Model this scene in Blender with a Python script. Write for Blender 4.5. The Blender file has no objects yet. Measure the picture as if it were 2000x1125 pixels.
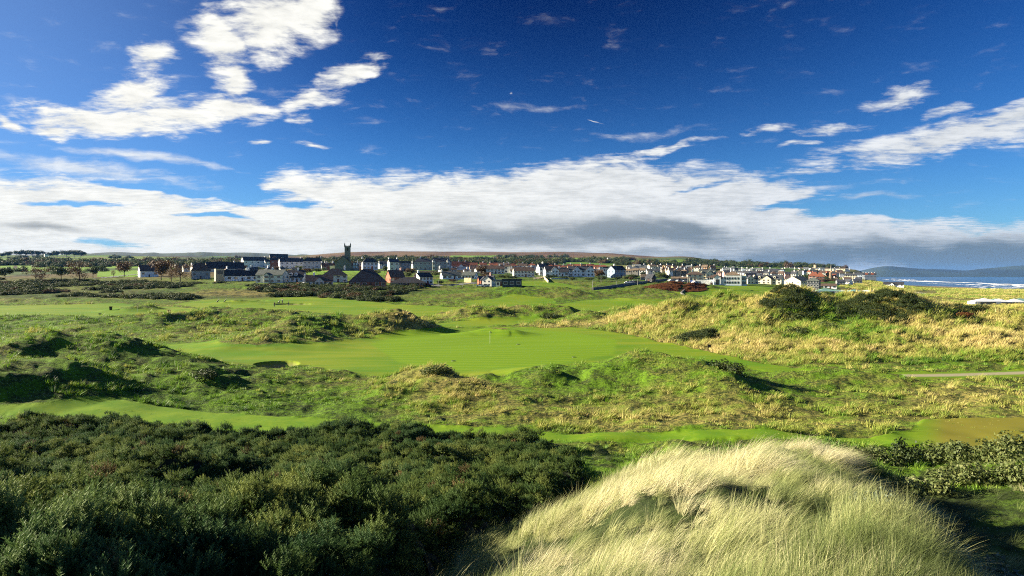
import bpy, bmesh, math, random
import numpy as np
from mathutils import Vector, Matrix
R = math.radians
SC = bpy.context.scene
COL = SC.collection
rng = np.random.default_rng(7)
random.seed(7)
E = 25.0          # eye height above the sea
F = 1333.0        # focal length in photo pixels (2000 wide)
HR = 538.0        # eye-level row of the photo

# ------------------------------------------------------------------ camera
cam = bpy.data.cameras.new('camera'); camo = bpy.data.objects.new('camera', cam); COL.objects.link(camo)
camo.location = (0, 0, E); camo.rotation_euler = (R(90), 0, 0)
cam.sensor_width = 36; cam.lens = 24; cam.shift_y = -(562.5 - HR) / 2000
cam.clip_start = 0.1; cam.clip_end = 120000
SC.camera = camo; SC.cycles.filter_width = 1.1; SC.cycles.use_denoising = False; SC.cycles.max_bounces = 6; SC.cycles.sample_clamp_indirect = 4
SUN_AZ, SUN_EL = -80.0, 19.5      # degrees from +Y (negative = left), elevation
SC.view_settings.view_transform = 'Standard'; SC.view_settings.look = 'None'
SC.view_settings.exposure = 2.0; SC.view_settings.gamma = 1.0

def nd(nt, typ, **kw):
    n = nt.nodes.new(typ)
    for k, v in kw.items():
        if k.startswith('i_'):
            key = k[2:]; key = int(key) if key.isdigit() else key.replace('_', ' ')
            n.inputs[key].default_value = v
        else: setattr(n, k, v)
    return n
def lk(nt, a, b): nt.links.new(a, b)
def mth(nt, op, a, b=None, clamp=False, c=None):
    n = nt.nodes.new('ShaderNodeMath'); n.operation = op; n.use_clamp = clamp
    for i, v in enumerate((a, b, c)):
        if v is None: continue
        if isinstance(v, (int, float)): n.inputs[i].default_value = v
        else: nt.links.new(v, n.inputs[i])
    return n.outputs[0]
def mixc(nt, f, a, b, mode='MIX'):
    n = nt.nodes.new('ShaderNodeMix'); n.data_type = 'RGBA'; n.blend_type = mode
    for s, v in ((n.inputs[0], f), (n.inputs[6], a), (n.inputs[7], b)):
        if isinstance(v, (int, float)): s.default_value = v
        elif isinstance(v, tuple): s.default_value = (*v, 1) if len(v) == 3 else v
        else: nt.links.new(v, s)
    return n.outputs[2]
def sstep(nt, v, a, b):
    n = nt.nodes.new('ShaderNodeMapRange'); n.interpolation_type = 'SMOOTHSTEP'
    nt.links.new(v, n.inputs[0]); n.inputs[1].default_value = a; n.inputs[2].default_value = b
    return n.outputs[0]

# ------------------------------------------------------------------ world: sky with clouds laid out by direction
def build_world():
    w = bpy.data.worlds.new('World'); SC.world = w; w.use_nodes = True
    nt = w.node_tree; nt.nodes.clear()
    out = nd(nt, 'ShaderNodeOutputWorld'); bg = nd(nt, 'ShaderNodeBackground'); bg.inputs[1].default_value = 0.1
    sky = nd(nt, 'ShaderNodeTexSky', sky_type='NISHITA', sun_disc=False)
    sky.sun_elevation = R(SUN_EL); sky.sun_rotation = R(SUN_AZ); sky.altitude = 30
    sky.air_density = 1.0; sky.dust_density = 0.25; sky.ozone_density = 3.0
    tc = nd(nt, 'ShaderNodeTexCoord'); sep = nd(nt, 'ShaderNodeSeparateXYZ'); lk(nt, tc.outputs['Generated'], sep.inputs[0])
    X, Y, Z = sep.outputs
    r = mth(nt, 'SQRT', mth(nt, 'ADD', mth(nt, 'MULTIPLY', X, X), mth(nt, 'MULTIPLY', Y, Y)))
    A = mth(nt, 'ARCTAN2', X, Y); B = mth(nt, 'DIVIDE', Z, r)
    # deep polarised blue a quarter turn from the sun, paler towards the horizon
    hs = nd(nt, 'ShaderNodeHueSaturation'); hs.inputs['Saturation'].default_value = 1.22; hs.inputs['Value'].default_value = 1.0
    lk(nt, sky.outputs[0], hs.inputs['Color'])
    dotp = mth(nt, 'ABSOLUTE', mth(nt, 'SUBTRACT', A, 0.06))
    pol = mth(nt, 'MULTIPLY', sstep(nt, dotp, 0.75, 0.0), sstep(nt, B, 0.02, 0.46))
    up = sstep(nt, B, 0.0, 0.45)
    skyc = mixc(nt, up, mixc(nt, 1.0, hs.outputs[0], (0.14, 0.25, 0.39), 'MULTIPLY'), mixc(nt, 1.0, hs.outputs[0], (0.026, 0.092, 0.205), 'MULTIPLY'))
    skyc = mixc(nt, mth(nt, 'MULTIPLY', sstep(nt, A, -0.15, -0.75), 0.5), skyc, (0.60, 1.06, 1.95))
    skyc = mixc(nt, mth(nt, 'MULTIPLY', pol, 0.85), skyc, mixc(nt, 1.0, skyc, (0.10, 0.22, 0.36), 'MULTIPLY'))
    # noise on a flat layer overhead: streets of cloud narrow towards the horizon
    zz = mth(nt, 'ADD', mth(nt, 'MAXIMUM', Z, 0.0), 0.07)
    comb = nd(nt, 'ShaderNodeCombineXYZ'); lk(nt, mth(nt, 'DIVIDE', X, zz), comb.inputs[0]); lk(nt, mth(nt, 'DIVIDE', Y, zz), comb.inputs[1])
    mp = nd(nt, 'ShaderNodeMapping'); lk(nt, comb.outputs[0], mp.inputs[0]); mp.inputs['Rotation'].default_value = (0, 0, R(20)); mp.inputs['Scale'].default_value = (1.0, 1.7, 1)
    n1 = nd(nt, 'ShaderNodeTexNoise'); n1.inputs['Scale'].default_value = 3.4; n1.inputs['Detail'].default_value = 9; n1.inputs['Roughness'].default_value = 0.62; n1.inputs['Distortion'].default_value = 0.5
    lk(nt, mp.outputs[0], n1.inputs['Vector'])
    n2 = nd(nt, 'ShaderNodeTexNoise'); n2.inputs['Scale'].default_value = 9; n2.inputs['Detail'].default_value = 5; n2.inputs['Roughness'].default_value = 0.6
    lk(nt, mp.outputs[0], n2.inputs['Vector'])
    # direction plane (azimuth, slope)
    ab = nd(nt, 'ShaderNodeCombineXYZ'); lk(nt, A, ab.inputs[0]); lk(nt, B, ab.inputs[1])
    nw = nd(nt, 'ShaderNodeTexNoise'); nw.inputs['Scale'].default_value = 9; nw.inputs['Detail'].default_value = 4; lk(nt, ab.outputs[0], nw.inputs['Vector'])
    wv = nd(nt, 'ShaderNodeVectorMath', operation='SUBTRACT'); lk(nt, nw.outputs['Color'], wv.inputs[0]); wv.inputs[1].default_value = (.5, .5, .5)
    ws = nd(nt, 'ShaderNodeVectorMath', operation='MULTIPLY'); lk(nt, wv.outputs[0], ws.inputs[0]); ws.inputs[1].default_value = (.075, .045, 0)
    wa = nd(nt, 'ShaderNodeVectorMath', operation='ADD'); lk(nt, ws.outputs[0], wa.inputs[0]); lk(nt, ab.outputs[0], wa.inputs[1])
    P = wa.outputs[0]
    # fine noise in the direction plane, combed along the wind
    mc = nd(nt, 'ShaderNodeMapping'); lk(nt, P, mc.inputs[0]); mc.inputs['Rotation'].default_value = (0, 0, R(-14)); mc.inputs['Scale'].default_value = (20, 52, 1)
    n3 = nd(nt, 'ShaderNodeTexNoise'); n3.inputs['Scale'].default_value = 1.0; n3.inputs['Detail'].default_value = 8; n3.inputs['Roughness'].default_value = 0.6; lk(nt, mc.outputs[0], n3.inputs['Vector'])
    def ang(px, row):
        a = math.atan((px - 1000) / F); return a, (HR - row) / F * math.cos(a)
    def blobs(lst):
        acc = None
        for (cx, cy, rx, ry, rot, g) in lst:
            a, b = ang(cx, cy); ca = math.cos(a)
            m = nd(nt, 'ShaderNodeMapping', vector_type='TEXTURE'); lk(nt, P, m.inputs[0])
            m.inputs['Location'].default_value = (a, b, 0); m.inputs['Rotation'].default_value = (0, 0, R(rot))
            m.inputs['Scale'].default_value = (rx / F * ca * ca * 1.5, ry / F * ca * 1.5, 1)
            gr = nd(nt, 'ShaderNodeTexGradient', gradient_type='SPHERICAL'); lk(nt, m.outputs[0], gr.inputs[0])
            v = mth(nt, 'MULTIPLY', gr.outputs[1], g)
            acc = v if acc is None else mth(nt, 'SMOOTH_MAX', acc, v, c=0.08)
        return acc
    puffs = blobs([(215,236,150,30,0,1.4),(110,240,48,22,0,1.3),(265,185,80,45,25,1.3),(300,105,45,36,20,1.2),(340,225,90,28,4,1.3),
        (455,208,85,26,5,1.35),(430,85,55,62,25,1.4),(455,150,32,60,-15,1.3),(530,45,100,60,35,1.5),(600,20,55,52,10,1.3),
        (690,135,70,24,20,1.25),(605,187,60,22,15,1.05),(600,228,34,14,0,.8),(15,238,38,11,-5,1.1),(652,42,12,14,0,.8),
        (512,274,22,5,4,.9),(625,291,36,7,-5,.75),(640,403,40,4,0,1.0),
        (1755,182,62,24,4,.95),(1855,208,55,11,6,.85),(1620,252,75,10,6,.85),(1500,258,60,8,2,.8),(1850,268,250,34,7,1.25),(1990,225,110,26,12,1.2),
        (1300,290,90,11,8,.85),(1560,285,40,5,4,.8),(1000,188,4,3,0,.4),(1158,233,15,1.3,-14,1.0),(1190,318,110,11,8,.95),(1600,337,60,6,2,.75)])
    thin = blobs([(150,325,260,20,-4,.95),(280,305,180,10,-3,.9),(1030,213,130,10,0,.52),(1240,262,120,10,2,.55),(700,338,160,8,0,.5),(1700,390,160,7,2,.8),(1560,375,200,9,3,.5),
        (60,200,200,14,8,.45),(540,180,90,14,5,.4)])
    # the bank along the horizon: its upper edge as a curve over azimuth
    fc = nd(nt, 'ShaderNodeFloatCurve'); cu = fc.mapping.curves[0]
    edge = [(-500,350),(0,342),(150,347),(260,352),(350,372),(440,398),(500,372),(545,346),(700,352),(820,352),(950,345),(1040,333),(1120,318),(1230,322),(1330,334),(1450,348),(1560,365),(1610,398),(1700,425),(1850,436),(2000,446),(2500,455)]
    ptsn = [((math.atan((p-1000)/F)+1.2)/2.4, (HR-q)/F*math.cos(math.atan((p-1000)/F))*4) for p, q in edge]
    cu.points[0].location = (0, ptsn[0][1]); cu.points[1].location = (1, ptsn[-1][1])
    for u, v in ptsn: cu.points.new(u, v)
    fc.mapping.update()
    wsep = nd(nt, 'ShaderNodeSeparateXYZ'); lk(nt, P, wsep.inputs[0])
    lk(nt, mth(nt, 'DIVIDE', mth(nt, 'ADD', wsep.outputs[0], 1.2), 2.4, clamp=True), fc.inputs['Value'])
    top = mth(nt, 'MULTIPLY', fc.outputs[0], 0.25)
    bank = mth(nt, 'MULTIPLY', mth(nt, 'SUBTRACT', top, wsep.outputs[1]), 22.0)
    bank = mth(nt, 'MINIMUM', mth(nt, 'ADD', bank, 0.62), 1.6)
    gaps = blobs([(470,372,95,14,-6,1.0),(580,398,90,9,-3,.9),(330,366,120,8,-3,.85),(150,398,130,7,2,.9),(215,468,110,11,0,.95),(420,420,90,6,0,.7),(1560,405,120,10,2,.9),(1800,405,300,18,0,1.0),(1350,372,70,6,6,.5)])
    bank = mth(nt, 'SUBTRACT', bank, mth(nt, 'MULTIPLY', gaps, 1.7))
    nz = mth(nt, 'SUBTRACT', mth(nt, 'ADD', mth(nt, 'MULTIPLY', n1.outputs[0], .55), mth(nt, 'MULTIPLY', n3.outputs[0], .75)), 0.65)
    nzf = mth(nt, 'ADD', nz, mth(nt, 'MULTIPLY', mth(nt, 'SUBTRACT', n2.outputs[0], .5), 0.45))
    dp = mth(nt, 'MULTIPLY', sstep(nt, mth(nt, 'ADD', puffs, mth(nt, 'MULTIPLY', nzf, 2.6)), 0.10, 1.0), sstep(nt, puffs, 0.03, 0.30))
    dt = mth(nt, 'MULTIPLY', sstep(nt, mth(nt, 'ADD', thin, mth(nt, 'MULTIPLY', nz, 1.8)), 0.15, 1.1), 0.75)
    db = sstep(nt, mth(nt, 'ADD', bank, mth(nt, 'MULTIPLY', nzf, 1.5)), 0.22, 0.85)
    dens = mth(nt, 'MAXIMUM', mth(nt, 'MAXIMUM', dp, dt), mth(nt, 'MULTIPLY', db, 0.97))
    # cloud colour: sunlit white, grey undersides where the bank is thick
    sh = blobs([(1230,452,250,26,-3,1.5),(1000,462,330,26,0,1.2),(850,432,240,26,0,.75),(480,455,260,14,0,.6),(1330,440,120,16,-8,1.4),(80,440,130,11,-3,1.0),(640,462,200,9,0,.5),(1650,500,500,38,0,1.3),(1950,505,500,44,0,1.5),(1120,500,600,22,0,.9)])
    sh = mth(nt, 'MULTIPLY', sstep(nt, mth(nt, 'ADD', sh, mth(nt, 'MULTIPLY', nz, 1.1)), -0.05, 1.15), sstep(nt, mth(nt, 'SUBTRACT', 0.2, B), 0.05, 0.14))
    rightness = sstep(nt, A, -0.35, 0.55)
    white = mixc(nt, rightness, (2.75, 2.72, 2.55), (2.15, 2.22, 2.3))
    grey = mixc(nt, rightness, (1.0, 1.03, 1.0), (0.44, 0.58, 0.72))
    soft = mth(nt, 'MULTIPLY', mth(nt, 'SUBTRACT', 1.0, sstep(nt, nzf, -0.25, 0.25)), 0.42)
    cc = mixc(nt, mth(nt, 'MAXIMUM', sh, soft), white, grey)
    final = mixc(nt, dens, skyc, cc)
    # below the horizon: plain dim
    lk(nt, final, bg.inputs[0]); lk(nt, bg.outputs[0], out.inputs[0])
build_world()

sun = bpy.data.lights.new('sun', 'SUN'); sun.energy = 4.8; sun.angle = R(0.53); sun.color = (1.0, 0.875, 0.66)
suno = bpy.data.objects.new('sun', sun); COL.objects.link(suno)
az, el = R(SUN_AZ), R(SUN_EL)
sdir = Vector((math.sin(az) * math.cos(el), math.cos(az) * math.cos(el), math.sin(el)))
suno.rotation_euler = sdir.to_track_quat('Z', 'Y').to_euler(); suno.location = (0, 0, 200)

# ------------------------------------------------------------------ helpers
def tag(o, label=None, cat=None, group=None, kind=None):
    if label: o['label'] = label
    if cat: o['category'] = cat
    if group: o['group'] = group
    if kind: o['kind'] = kind
    return o
def empty(name, loc, rz=0, parent=None):
    o = bpy.data.objects.new(name, None); COL.objects.link(o); o.location = loc; o.rotation_euler = (0, 0, rz)
    o.empty_display_size = 0.5
    if parent: o.parent = parent
    return o
def mesh_np(name, verts, faces, mat=None, smooth=False):
    """verts (n,3); faces (m,3) or (m,4)"""
    me = bpy.data.meshes.new(name); verts = np.asarray(verts, np.float32); faces = np.asarray(faces, np.int32)
    k = faces.shape[1]
    me.vertices.add(len(verts)); me.vertices.foreach_set('co', verts.ravel())
    me.loops.add(faces.size); me.loops.foreach_set('vertex_index', faces.ravel())
    me.polygons.add(len(faces)); me.polygons.foreach_set('loop_start', np.arange(0, faces.size, k, dtype=np.int32))
    me.update(calc_edges=True)
    if smooth: me.polygons.foreach_set('use_smooth', np.ones(len(faces), bool))
    if mat: me.materials.append(mat)
    return me
def link(name, me, parent=None, loc=None):
    o = bpy.data.objects.new(name, me); COL.objects.link(o)
    if parent: o.parent = parent
    if loc is not None: o.location = loc
    return o
class MB:
    def __init__(s): s.v = []; s.f = []
    def add(s, vs, fs):
        b = len(s.v); s.v += [tuple(v) for v in vs]; s.f += [tuple(b + i for i in f) for f in fs]; return s
    def box(s, x0, x1, y0, y1, z0, z1):
        return s.add([(x0,y0,z0),(x1,y0,z0),(x1,y1,z0),(x0,y1,z0),(x0,y0,z1),(x1,y0,z1),(x1,y1,z1),(x0,y1,z1)],
            [(0,3,2,1),(4,5,6,7),(0,1,5,4),(1,2,6,5),(2,3,7,6),(3,0,4,7)])
    def bar(s, a, b, ra, rb=None, n=6):
        rb = ra if rb is None else rb; a = Vector(a); b = Vector(b); d = (b - a).normalized()
        u = d.orthogonal().normalized(); w = d.cross(u); vs = []
        for p, r in ((a, ra), (b, rb)):
            for i in range(n):
                t = 2 * math.pi * i / n; vs.append(p + (u * math.cos(t) + w * math.sin(t)) * r)
        return s.add(vs, [(i, (i+1) % n, n + (i+1) % n, n + i) for i in range(n)] + [tuple(range(n))[::-1], tuple(range(n, 2*n))])
    def prism(s, prof, axis, a, b):
        """extrude a 2-D profile (u,v) along axis 'x' or 'y' between a and b; v is z"""
        n = len(prof); f = (lambda u, v, t: (t, u, v)) if axis == 'x' else (lambda u, v, t: (u, t, v))
        return s.add([f(u, v, a) for u, v in prof] + [f(u, v, b) for u, v in prof],
            [tuple(range(n))[::-1], tuple(range(n, 2*n))] + [(i, (i+1) % n, n + (i+1) % n, n + i) for i in range(n)])
    def mesh(s, name, mat):
        me = bpy.data.meshes.new(name); me.from_pydata(s.v, [], s.f); me.update()
        bm = bmesh.new(); bm.from_mesh(me); bmesh.ops.recalc_face_normals(bm, faces=bm.faces); bm.to_mesh(me); bm.free()
        me.materials.append(mat); return me
    def build(s, name, mat, parent=None, loc=None): return link(name, s.mesh(name, mat), parent, loc)

# noise in numpy
def _h(ix, iy, seed):
    h = (ix.astype(np.int64) * 374761393 + iy.astype(np.int64) * 668265263 + seed * 974711) & 0xffffffff
    h = ((h ^ (h >> 13)) * 1274126177) & 0xffffffff
    return ((h ^ (h >> 16)) & 0xffff) / 65535.0
def vn(x, y, seed=0):
    ix = np.floor(x); iy = np.floor(y); fx = x - ix; fy = y - iy
    fx = fx*fx*fx*(fx*(fx*6-15)+10); fy = fy*fy*fy*(fy*(fy*6-15)+10)
    a = _h(ix, iy, seed); b = _h(ix+1, iy, seed); c = _h(ix, iy+1, seed); d = _h(ix+1, iy+1, seed)
    return (a*(1-fx)+b*fx)*(1-fy)+(c*(1-fx)+d*fx)*fy
def fbm(x, y, oct=4, seed=0, gain=.5):
    s = 0; a = 1; t = 0
    for i in range(oct):
        s = s + a*vn(x*2**i + 17.3*i, y*2**i - 9.1*i, seed+i); t += a; a *= gain
    return s/t*2-1

# ------------------------------------------------------------------ terrain
PXC = np.array([-600, 0, 200, 400, 600, 700, 800, 900, 1000, 1100, 1200, 1280, 1340, 1400, 1500, 1600, 1690, 1715, 1800, 2000, 2500], float)
ND = [1, 4, 8, 14, 20, 30, 42, 55, 75, 100, 140, 190, 240]
NDROP = [2.0, 2.9, 4.3, 6.1, 7.7, 9.9, 11.6, 12.1, 12.0, 11.9, 11.7, 11.4, 11.0]
FD = [300, 350, 430, 520, 700, 1000, 1500, 2200, 3000, 4000, 5500, 9000, 40000]
S = None   # sea bed
FROW = {
 -600:[577,565,552,543,533,524,514,505,500,498,503,530,537],
 0:   [577,565,552,543,533,524,514,505,500,498,503,530,537],
 200: [577,565,552,543,533,524,514,505,500,498,503,530,537],
 400: [575,558,547,539,530,522,514,508,504,503,505,530,537],
 600: [573,557,545,533,527,521,513,507,502,500,504,530,537],
 700: [571,557,545,530,526,520,512,505,498,492,500,530,537],
 800: [570,558,545,532,526,520,512,504,497,491.5,500,530,537],
 900: [570,559,546,534,528,521,513,505,498,491,500,530,537],
 1000:[571,560,546,536,529,521,514,506,499,494,500,530,537],
 1100:[574,563,549,538,530,522,514,506,499,492,500,530,537],
 1200:[578,567,551,541,532,524,515,507,500,496,502,530,537],
 1280:[580,568,554,545,535,526,516,509,503,503,510,530,537],
 1340:[582,568,555,548,538,528,517,507,500,506,515,S,S],
 1400:[585,570,557,551,541,531,521,514,510,511,520,S,S],
 1500:[590,575,558,554,545,534,523,516,514,520,S,S,S],
 1600:[595,583,568,560,552,542,527,520,522,S,S,S,S],
 1690:[600,592,582,575,563,550,537,524.5,S,S,S,S,S],
 1715:[600,592,582,575,563,550,553,S,S,S,S,S,S],
}
def row2drop(r, d): return (r - HR) / F * d
def _table():
    lt = np.log(np.array(ND + FD, float)); g = np.linspace(0, math.log(40000), 420); cols = []
    for p in PXC:
        if int(p) in FROW:
            far = [row2drop(r, d) if r is not None else 33.0 for r, d in zip(FROW[int(p)], FD)]
        else:
            far = [15, 16.5, 18, 18.8, 19.5, 20.5, 23.6 if p < 1900 else 28, 30, 32, 33, 33, 33, 33]
            if p >= 1900: far[5] = 21.5
        near = list(NDROP)
        if p > 1650: near[-1] = 12.5
        cols.append(np.interp(g, lt, near + far))
    T = np.array(cols)                      # px x logd
    k = np.exp(-0.5*(np.arange(-6, 7)/2.2)**2); k /= k.sum()
    T = np.apply_along_axis(lambda r: np.convolve(np.pad(r, 6, 'edge'), k, 'valid'), 1, T)
    pg = np.linspace(-600, 2500, 311)
    T2 = np.array([np.interp(pg, PXC, T[:, j]) for j in range(T.shape[1])]).T
    k = np.exp(-0.5*(np.arange(-6, 7)/1.6)**2); k /= k.sum()
    T2 = np.apply_along_axis(lambda r: np.convolve(np.pad(r, 6, 'edge'), k, 'valid'), 0, T2)
    return pg, g, T2
PG, LG, TT = _table()
def pxof(x, y): return 1000 + F * x / np.maximum(y, 4.0)
def base(x, y):
    d = np.maximum(y, 1.0); px = np.clip(pxof(x, y), -600, 2499.9)
    u = (px + 600) / 3100 * 310; v = np.clip(np.log(d) / LG[-1] * 419, 0, 418.99)
    i = np.clip(u.astype(int), 0, 309); j = np.clip(v.astype(int), 0, 418); a = u - i; b = v - j
    return (TT[i, j]*(1-a)+TT[i+1, j]*a)*(1-b)+(TT[i, j+1]*(1-a)+TT[i+1, j+1]*a)*b   # drop below the eye
def P(px, d): return ((px - 1000) / F * d, d)
# ridges: list of chains [(px,d,height,half width)...]
RIDGES = [
 [(440,104,.3,6),(520,116,2.2,9),(590,132,4.1,9),(680,140,3.3,9),(755,142,4.2,8),(800,143,1.2,6)],
 [(-350,86,4.2,11),(0,84,4.3,11),(120,86,4.5,11),(220,84,3.9,9),(300,81,2.3,7),(335,80,.2,5)],
 [(-350,68,4.0,9),(0,67,3.7,9),(60,68,3.4,8),(130,66,2.0,7),(230,62,.7,6)],
 [(300,72,1.3,6),(450,74,1.0,6),(640,80,.9,5)],
 [(395,71,1.3,3),(420,71,1.5,3.5)],
 [(790,71,.7,3),(850,73,1.9,3.4),(910,71,1.3,3.4),(980,68,.5,4)],
 [(1010,80,.4,5),(1120,80,1.5,6),(1230,80,2.9,6.5),(1300,77,3.4,6),(1370,71,2.2,5.5),(1420,68,.6,4)],
 [(1640,78,.9,3),(1690,78,1.1,3)],
 [(1215,160,.4,10),(1290,160,3.6,12),(1360,156,6.6,12),(1410,152,8.0,12),(1470,147,5.0,14),(1545,141,7.9,14),(1620,138,5.6,15),(1730,137,7.0,20),(1830,133,6.0,18),(1950,128,4.9,19),(2300,122,6.2,22)],
 [(1420,150,3,7),(1470,128,2.6,6),(1500,108,1.2,5)],[(1560,140,3,7),(1620,118,3.0,7),(1640,100,1.2,5)],[(1760,134,3,9),(1770,112,2.8,8),(1800,98,1.0,6)],[(1900,130,3,9),(1910,108,2.6,8),(1960,95,1.0,6)],
 [(860,178,.4,8),(930,184,3.1,9),(975,186,2.1,7),(1020,188,3.4,8),(1090,186,3.4,8),(1135,180,1.0,8)],
 [(1140,176,1.3,7),(1165,176,2.3,7),(1200,178,1.2,7)],
 [(1220,196,1.6,8),(1255,200,2.2,8),(1300,206,.8,8)],
 [(0,172,1.4,7),(180,165,1.3,7),(330,172,2.2,6),(440,186,2.4,6),(560,186,1.6,6)],
 [(150,148,.8,6),(400,150,1.5,7),(540,158,2.0,6)],
 [(0,262,1.0,8),(120,262,1.4,8),(260,255,.5,8)],
 [(250,215,1.0,6),(285,215,1.6,6),(310,215,.6,6)],
 [(360,212,.9,6),(410,212,1.5,7),(470,210,.6,7)],
 [(465,255,.9,6),(480,255,1.4,5),(500,252,.5,6)],
 [(950,285,1.2,10),(1010,290,2.2,12),(1080,286,1.6,12),(1140,282,.6,10)],
 [(1120,300,2.3,9),(1060,310,2.6,10),(1000,320,2.0,10)],
 [(1200,330,1.5,8),(1250,335,2.4,8),(1300,330,1.2,8)],
 [(1250,270,1.2,14),(1330,280,2.4,16),(1400,290,1.4,16)],
 [(1270,345,1.6,9),(1310,362,3.3,10),(1345,372,3.0,10),(1400,372,1.4,12)],
 [(1460,240,2.8,16),(1530,240,4.2,16),(1620,235,3.4,16)],
 [(1560,330,2.6,12),(1610,330,4.6,12),(1680,320,3.4,12)],
 [(930,136,.5,4),(970,138,1.0,5),(990,138,.4,4)],
]
# sharp-crested dune ridge in front of the camera, metres
FRONT = [(-1.0,-4,.2,3.4),(0.6,5,.3,3.4),(2.6,9,1.15,4.0),(5.2,14,1.9,4.2),(7.9,20,2.5,4.2),(10.9,26,3.2,3.6),(14.0,31,2.2,4.2),(17,38,.2,4)]
FRONT3 = [(4.2,7,.5,1.0),(6.3,11,.8,1.1),(8.6,15,.45,1.2),(11.2,20,.5,1.4)]
FRONT4 = [(1.2,13,.1,2),(2.6,17,.9,2.2),(4.3,22,1.1,2.4),(5.4,26,.5,2),(6.4,34,.9,1.8),(7.6,35,.2,2)]
FRONT2 = [(22,23,.3,4),(25,30,1.3,4.5),(28,36,.9,4)]
def chain(x, y, pts, power=2.0):
    best = np.zeros_like(x)
    for (ax, ay, ah, aw), (bx, by, bh, bw) in zip(pts[:-1], pts[1:]):
        dx, dy = bx-ax, by-ay; L = dx*dx+dy*dy
        t = np.clip(((x-ax)*dx+(y-ay)*dy)/L, 0, 1)
        q = ((x-ax-t*dx)**2+(y-ay-t*dy)**2) / (aw+(bw-aw)*t)**2
        best = np.maximum(best, (ah+(bh-ah)*t)*np.exp(-q**(power/2)))
    return best
POLY = dict(
 green=[(722,672),(790,652),(960,643),(1110,647),(1205,664),(1200,690),(1090,712),(900,724),(780,708)],
 fair=[(262,677),(420,668),(500,684),(620,676),(720,662),(830,646),(960,638),(1120,640),(1230,652),(1290,668),(1400,690),(1500,712),(1640,734),(1560,735),(1420,714),(1290,700),(1200,706),(1100,724),(1000,738),(870,741),(760,738),(690,732),(600,712),(500,717),(340,716)],
 walk=[(-300,806),(0,800),(200,792),(330,797),(420,806),(600,816),(800,828),(950,836),(1100,846),(1400,846),(1700,852),(1780,842),(1800,818),(1900,816),(2300,822),(2300,900),(1980,884),(1800,872),(1500,866),(1250,862),(1060,862),(1000,858),(700,850),(300,830),(0,820),(-300,824)],
 farleft=[(-300,600),(0,597),(230,594),(350,600),(420,606),(470,610),(400,614),(330,619),(190,627),(60,622),(-300,618)],
 farfair=[(420,583),(560,580),(660,583),(800,596),(860,598),(950,604),(900,610),(860,618),(780,617),(640,612),(560,606),(480,608),(400,604),(340,594)],
 strip=[(826,634),(900,628),(1075,622),(1060,627),(1000,634),(880,641)],
 rightfair=[(1080,596),(1150,586),(1230,586),(1300,578),(1370,562),(1440,557),(1600,556),(1590,562),(1500,572),(1440,586),(1380,600),(1300,615),(1225,618),(1180,612),(1100,606)],
 field=[(1015,548),(1080,549),(1110,556),(1140,563),(1070,570),(1015,565)],
 lawn=[(905,588),(960,584),(1000,578),(1080,584),(1090,596),(1000,600),(920,600)],
)
def polymask(px, row, poly, soft):
    p = np.array(poly, float); n = len(p); ins = np.zeros(px.shape, bool); dmin = np.full(px.shape, 1e9)
    for i in range(n):
        x1, y1 = p[i]; x2, y2 = p[(i+1) % n]
        c = ((y1 > row) != (y2 > row)) & (px < (x2-x1)*(row-y1)/(y2-y1+1e-9)+x1); ins ^= c
        sx = 0.35   # distances along the row count less: foreshortening
        dx, dy = (x2-x1)*sx, y2-y1; t = np.clip((((px-x1)*sx)*dx+(row-y1)*dy)/(dx*dx+dy*dy+1e-9), 0, 1)
        dmin = np.minimum(dmin, ((px-x1)*sx-t*dx)**2+(row-y1-t*dy)**2)
    sd = np.sqrt(dmin)*np.where(ins, 1, -1)
    return np.clip(sd/soft*.5+.5, 0, 1)
def bumps(x, y):
    add = np.zeros_like(x); near = (y > 40) & (y < 420)
    if not near.any(): return add
    xn, yn = x[near], y[near]; ad = np.zeros_like(xn)
    wx = xn + fbm(xn*.09, yn*.09, 3, 21)*4.0; wy = yn + fbm(xn*.09, yn*.09, 3, 22)*4.0
    for rd in RIDGES:
        pts = [(*P(p, d), h, w) for p, d, h, w in rd]
        xs = [q[0] for q in pts]; ys = [q[1] for q in pts]; m = max(q[3] for q in pts)*3+6
        sel = (xn > min(xs)-m) & (xn < max(xs)+m) & (yn > min(ys)-m) & (yn < max(ys)+m)
        if sel.any(): ad[sel] = np.maximum(ad[sel], chain(wx[sel], wy[sel], pts, 2.0))
    add[near] = ad*(1+np.where((yn > 92) & (pxof(xn, yn) > 1190), .40, .22)*fbm(xn*.12, yn*.12, 4, 31)) + np.clip(ad-1.2, 0, 5)*.10*fbm(xn*.45, yn*.45, 3, 33)
    return add
TRK = [(1660,736.5),(1700,735.5),(1850,732.5),(2000,727.5),(2300,716)]
POLY['track'] = [(p, r-7) for p, r in TRK]+[(p, r+7) for p, r in TRK[::-1]]
def zones(x, y):
    """mow 0-1, green 0-1 for points"""
    b = base(x, y); d = np.maximum(y, 2.0); px = pxof(x, y); row = HR + F*b/d
    px = px + fbm(x*.22, y*.22, 3, 50)*260/np.maximum(d, 30); row = row + (fbm(x*.25, y*.25, 3, 51)*110+fbm(x*1.7, y*1.7, 2, 52)*60)/np.maximum(d, 40)
    mow = np.zeros_like(x); inr = (y > 40) & (y < 600) & (px > -400) & (px < 2400)
    if inr.any():
        a, c = px[inr], row[inr]; m = np.zeros_like(a)
        for k in POLY:
            m = np.maximum(m, polymask(a, c, POLY[k], 2.2 if k in ('fair', 'green', 'walk') else 1.0))
        g = polymask(a, c, POLY['green'], 1.5)
        bp = bumps(x[inr], y[inr]); m = m*np.clip((1.25-bp)/.5, 0, 1); mow[inr] = m; gr = np.zeros_like(x); gr[inr] = g
    else: gr = np.zeros_like(x)
    return mow, gr
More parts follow.
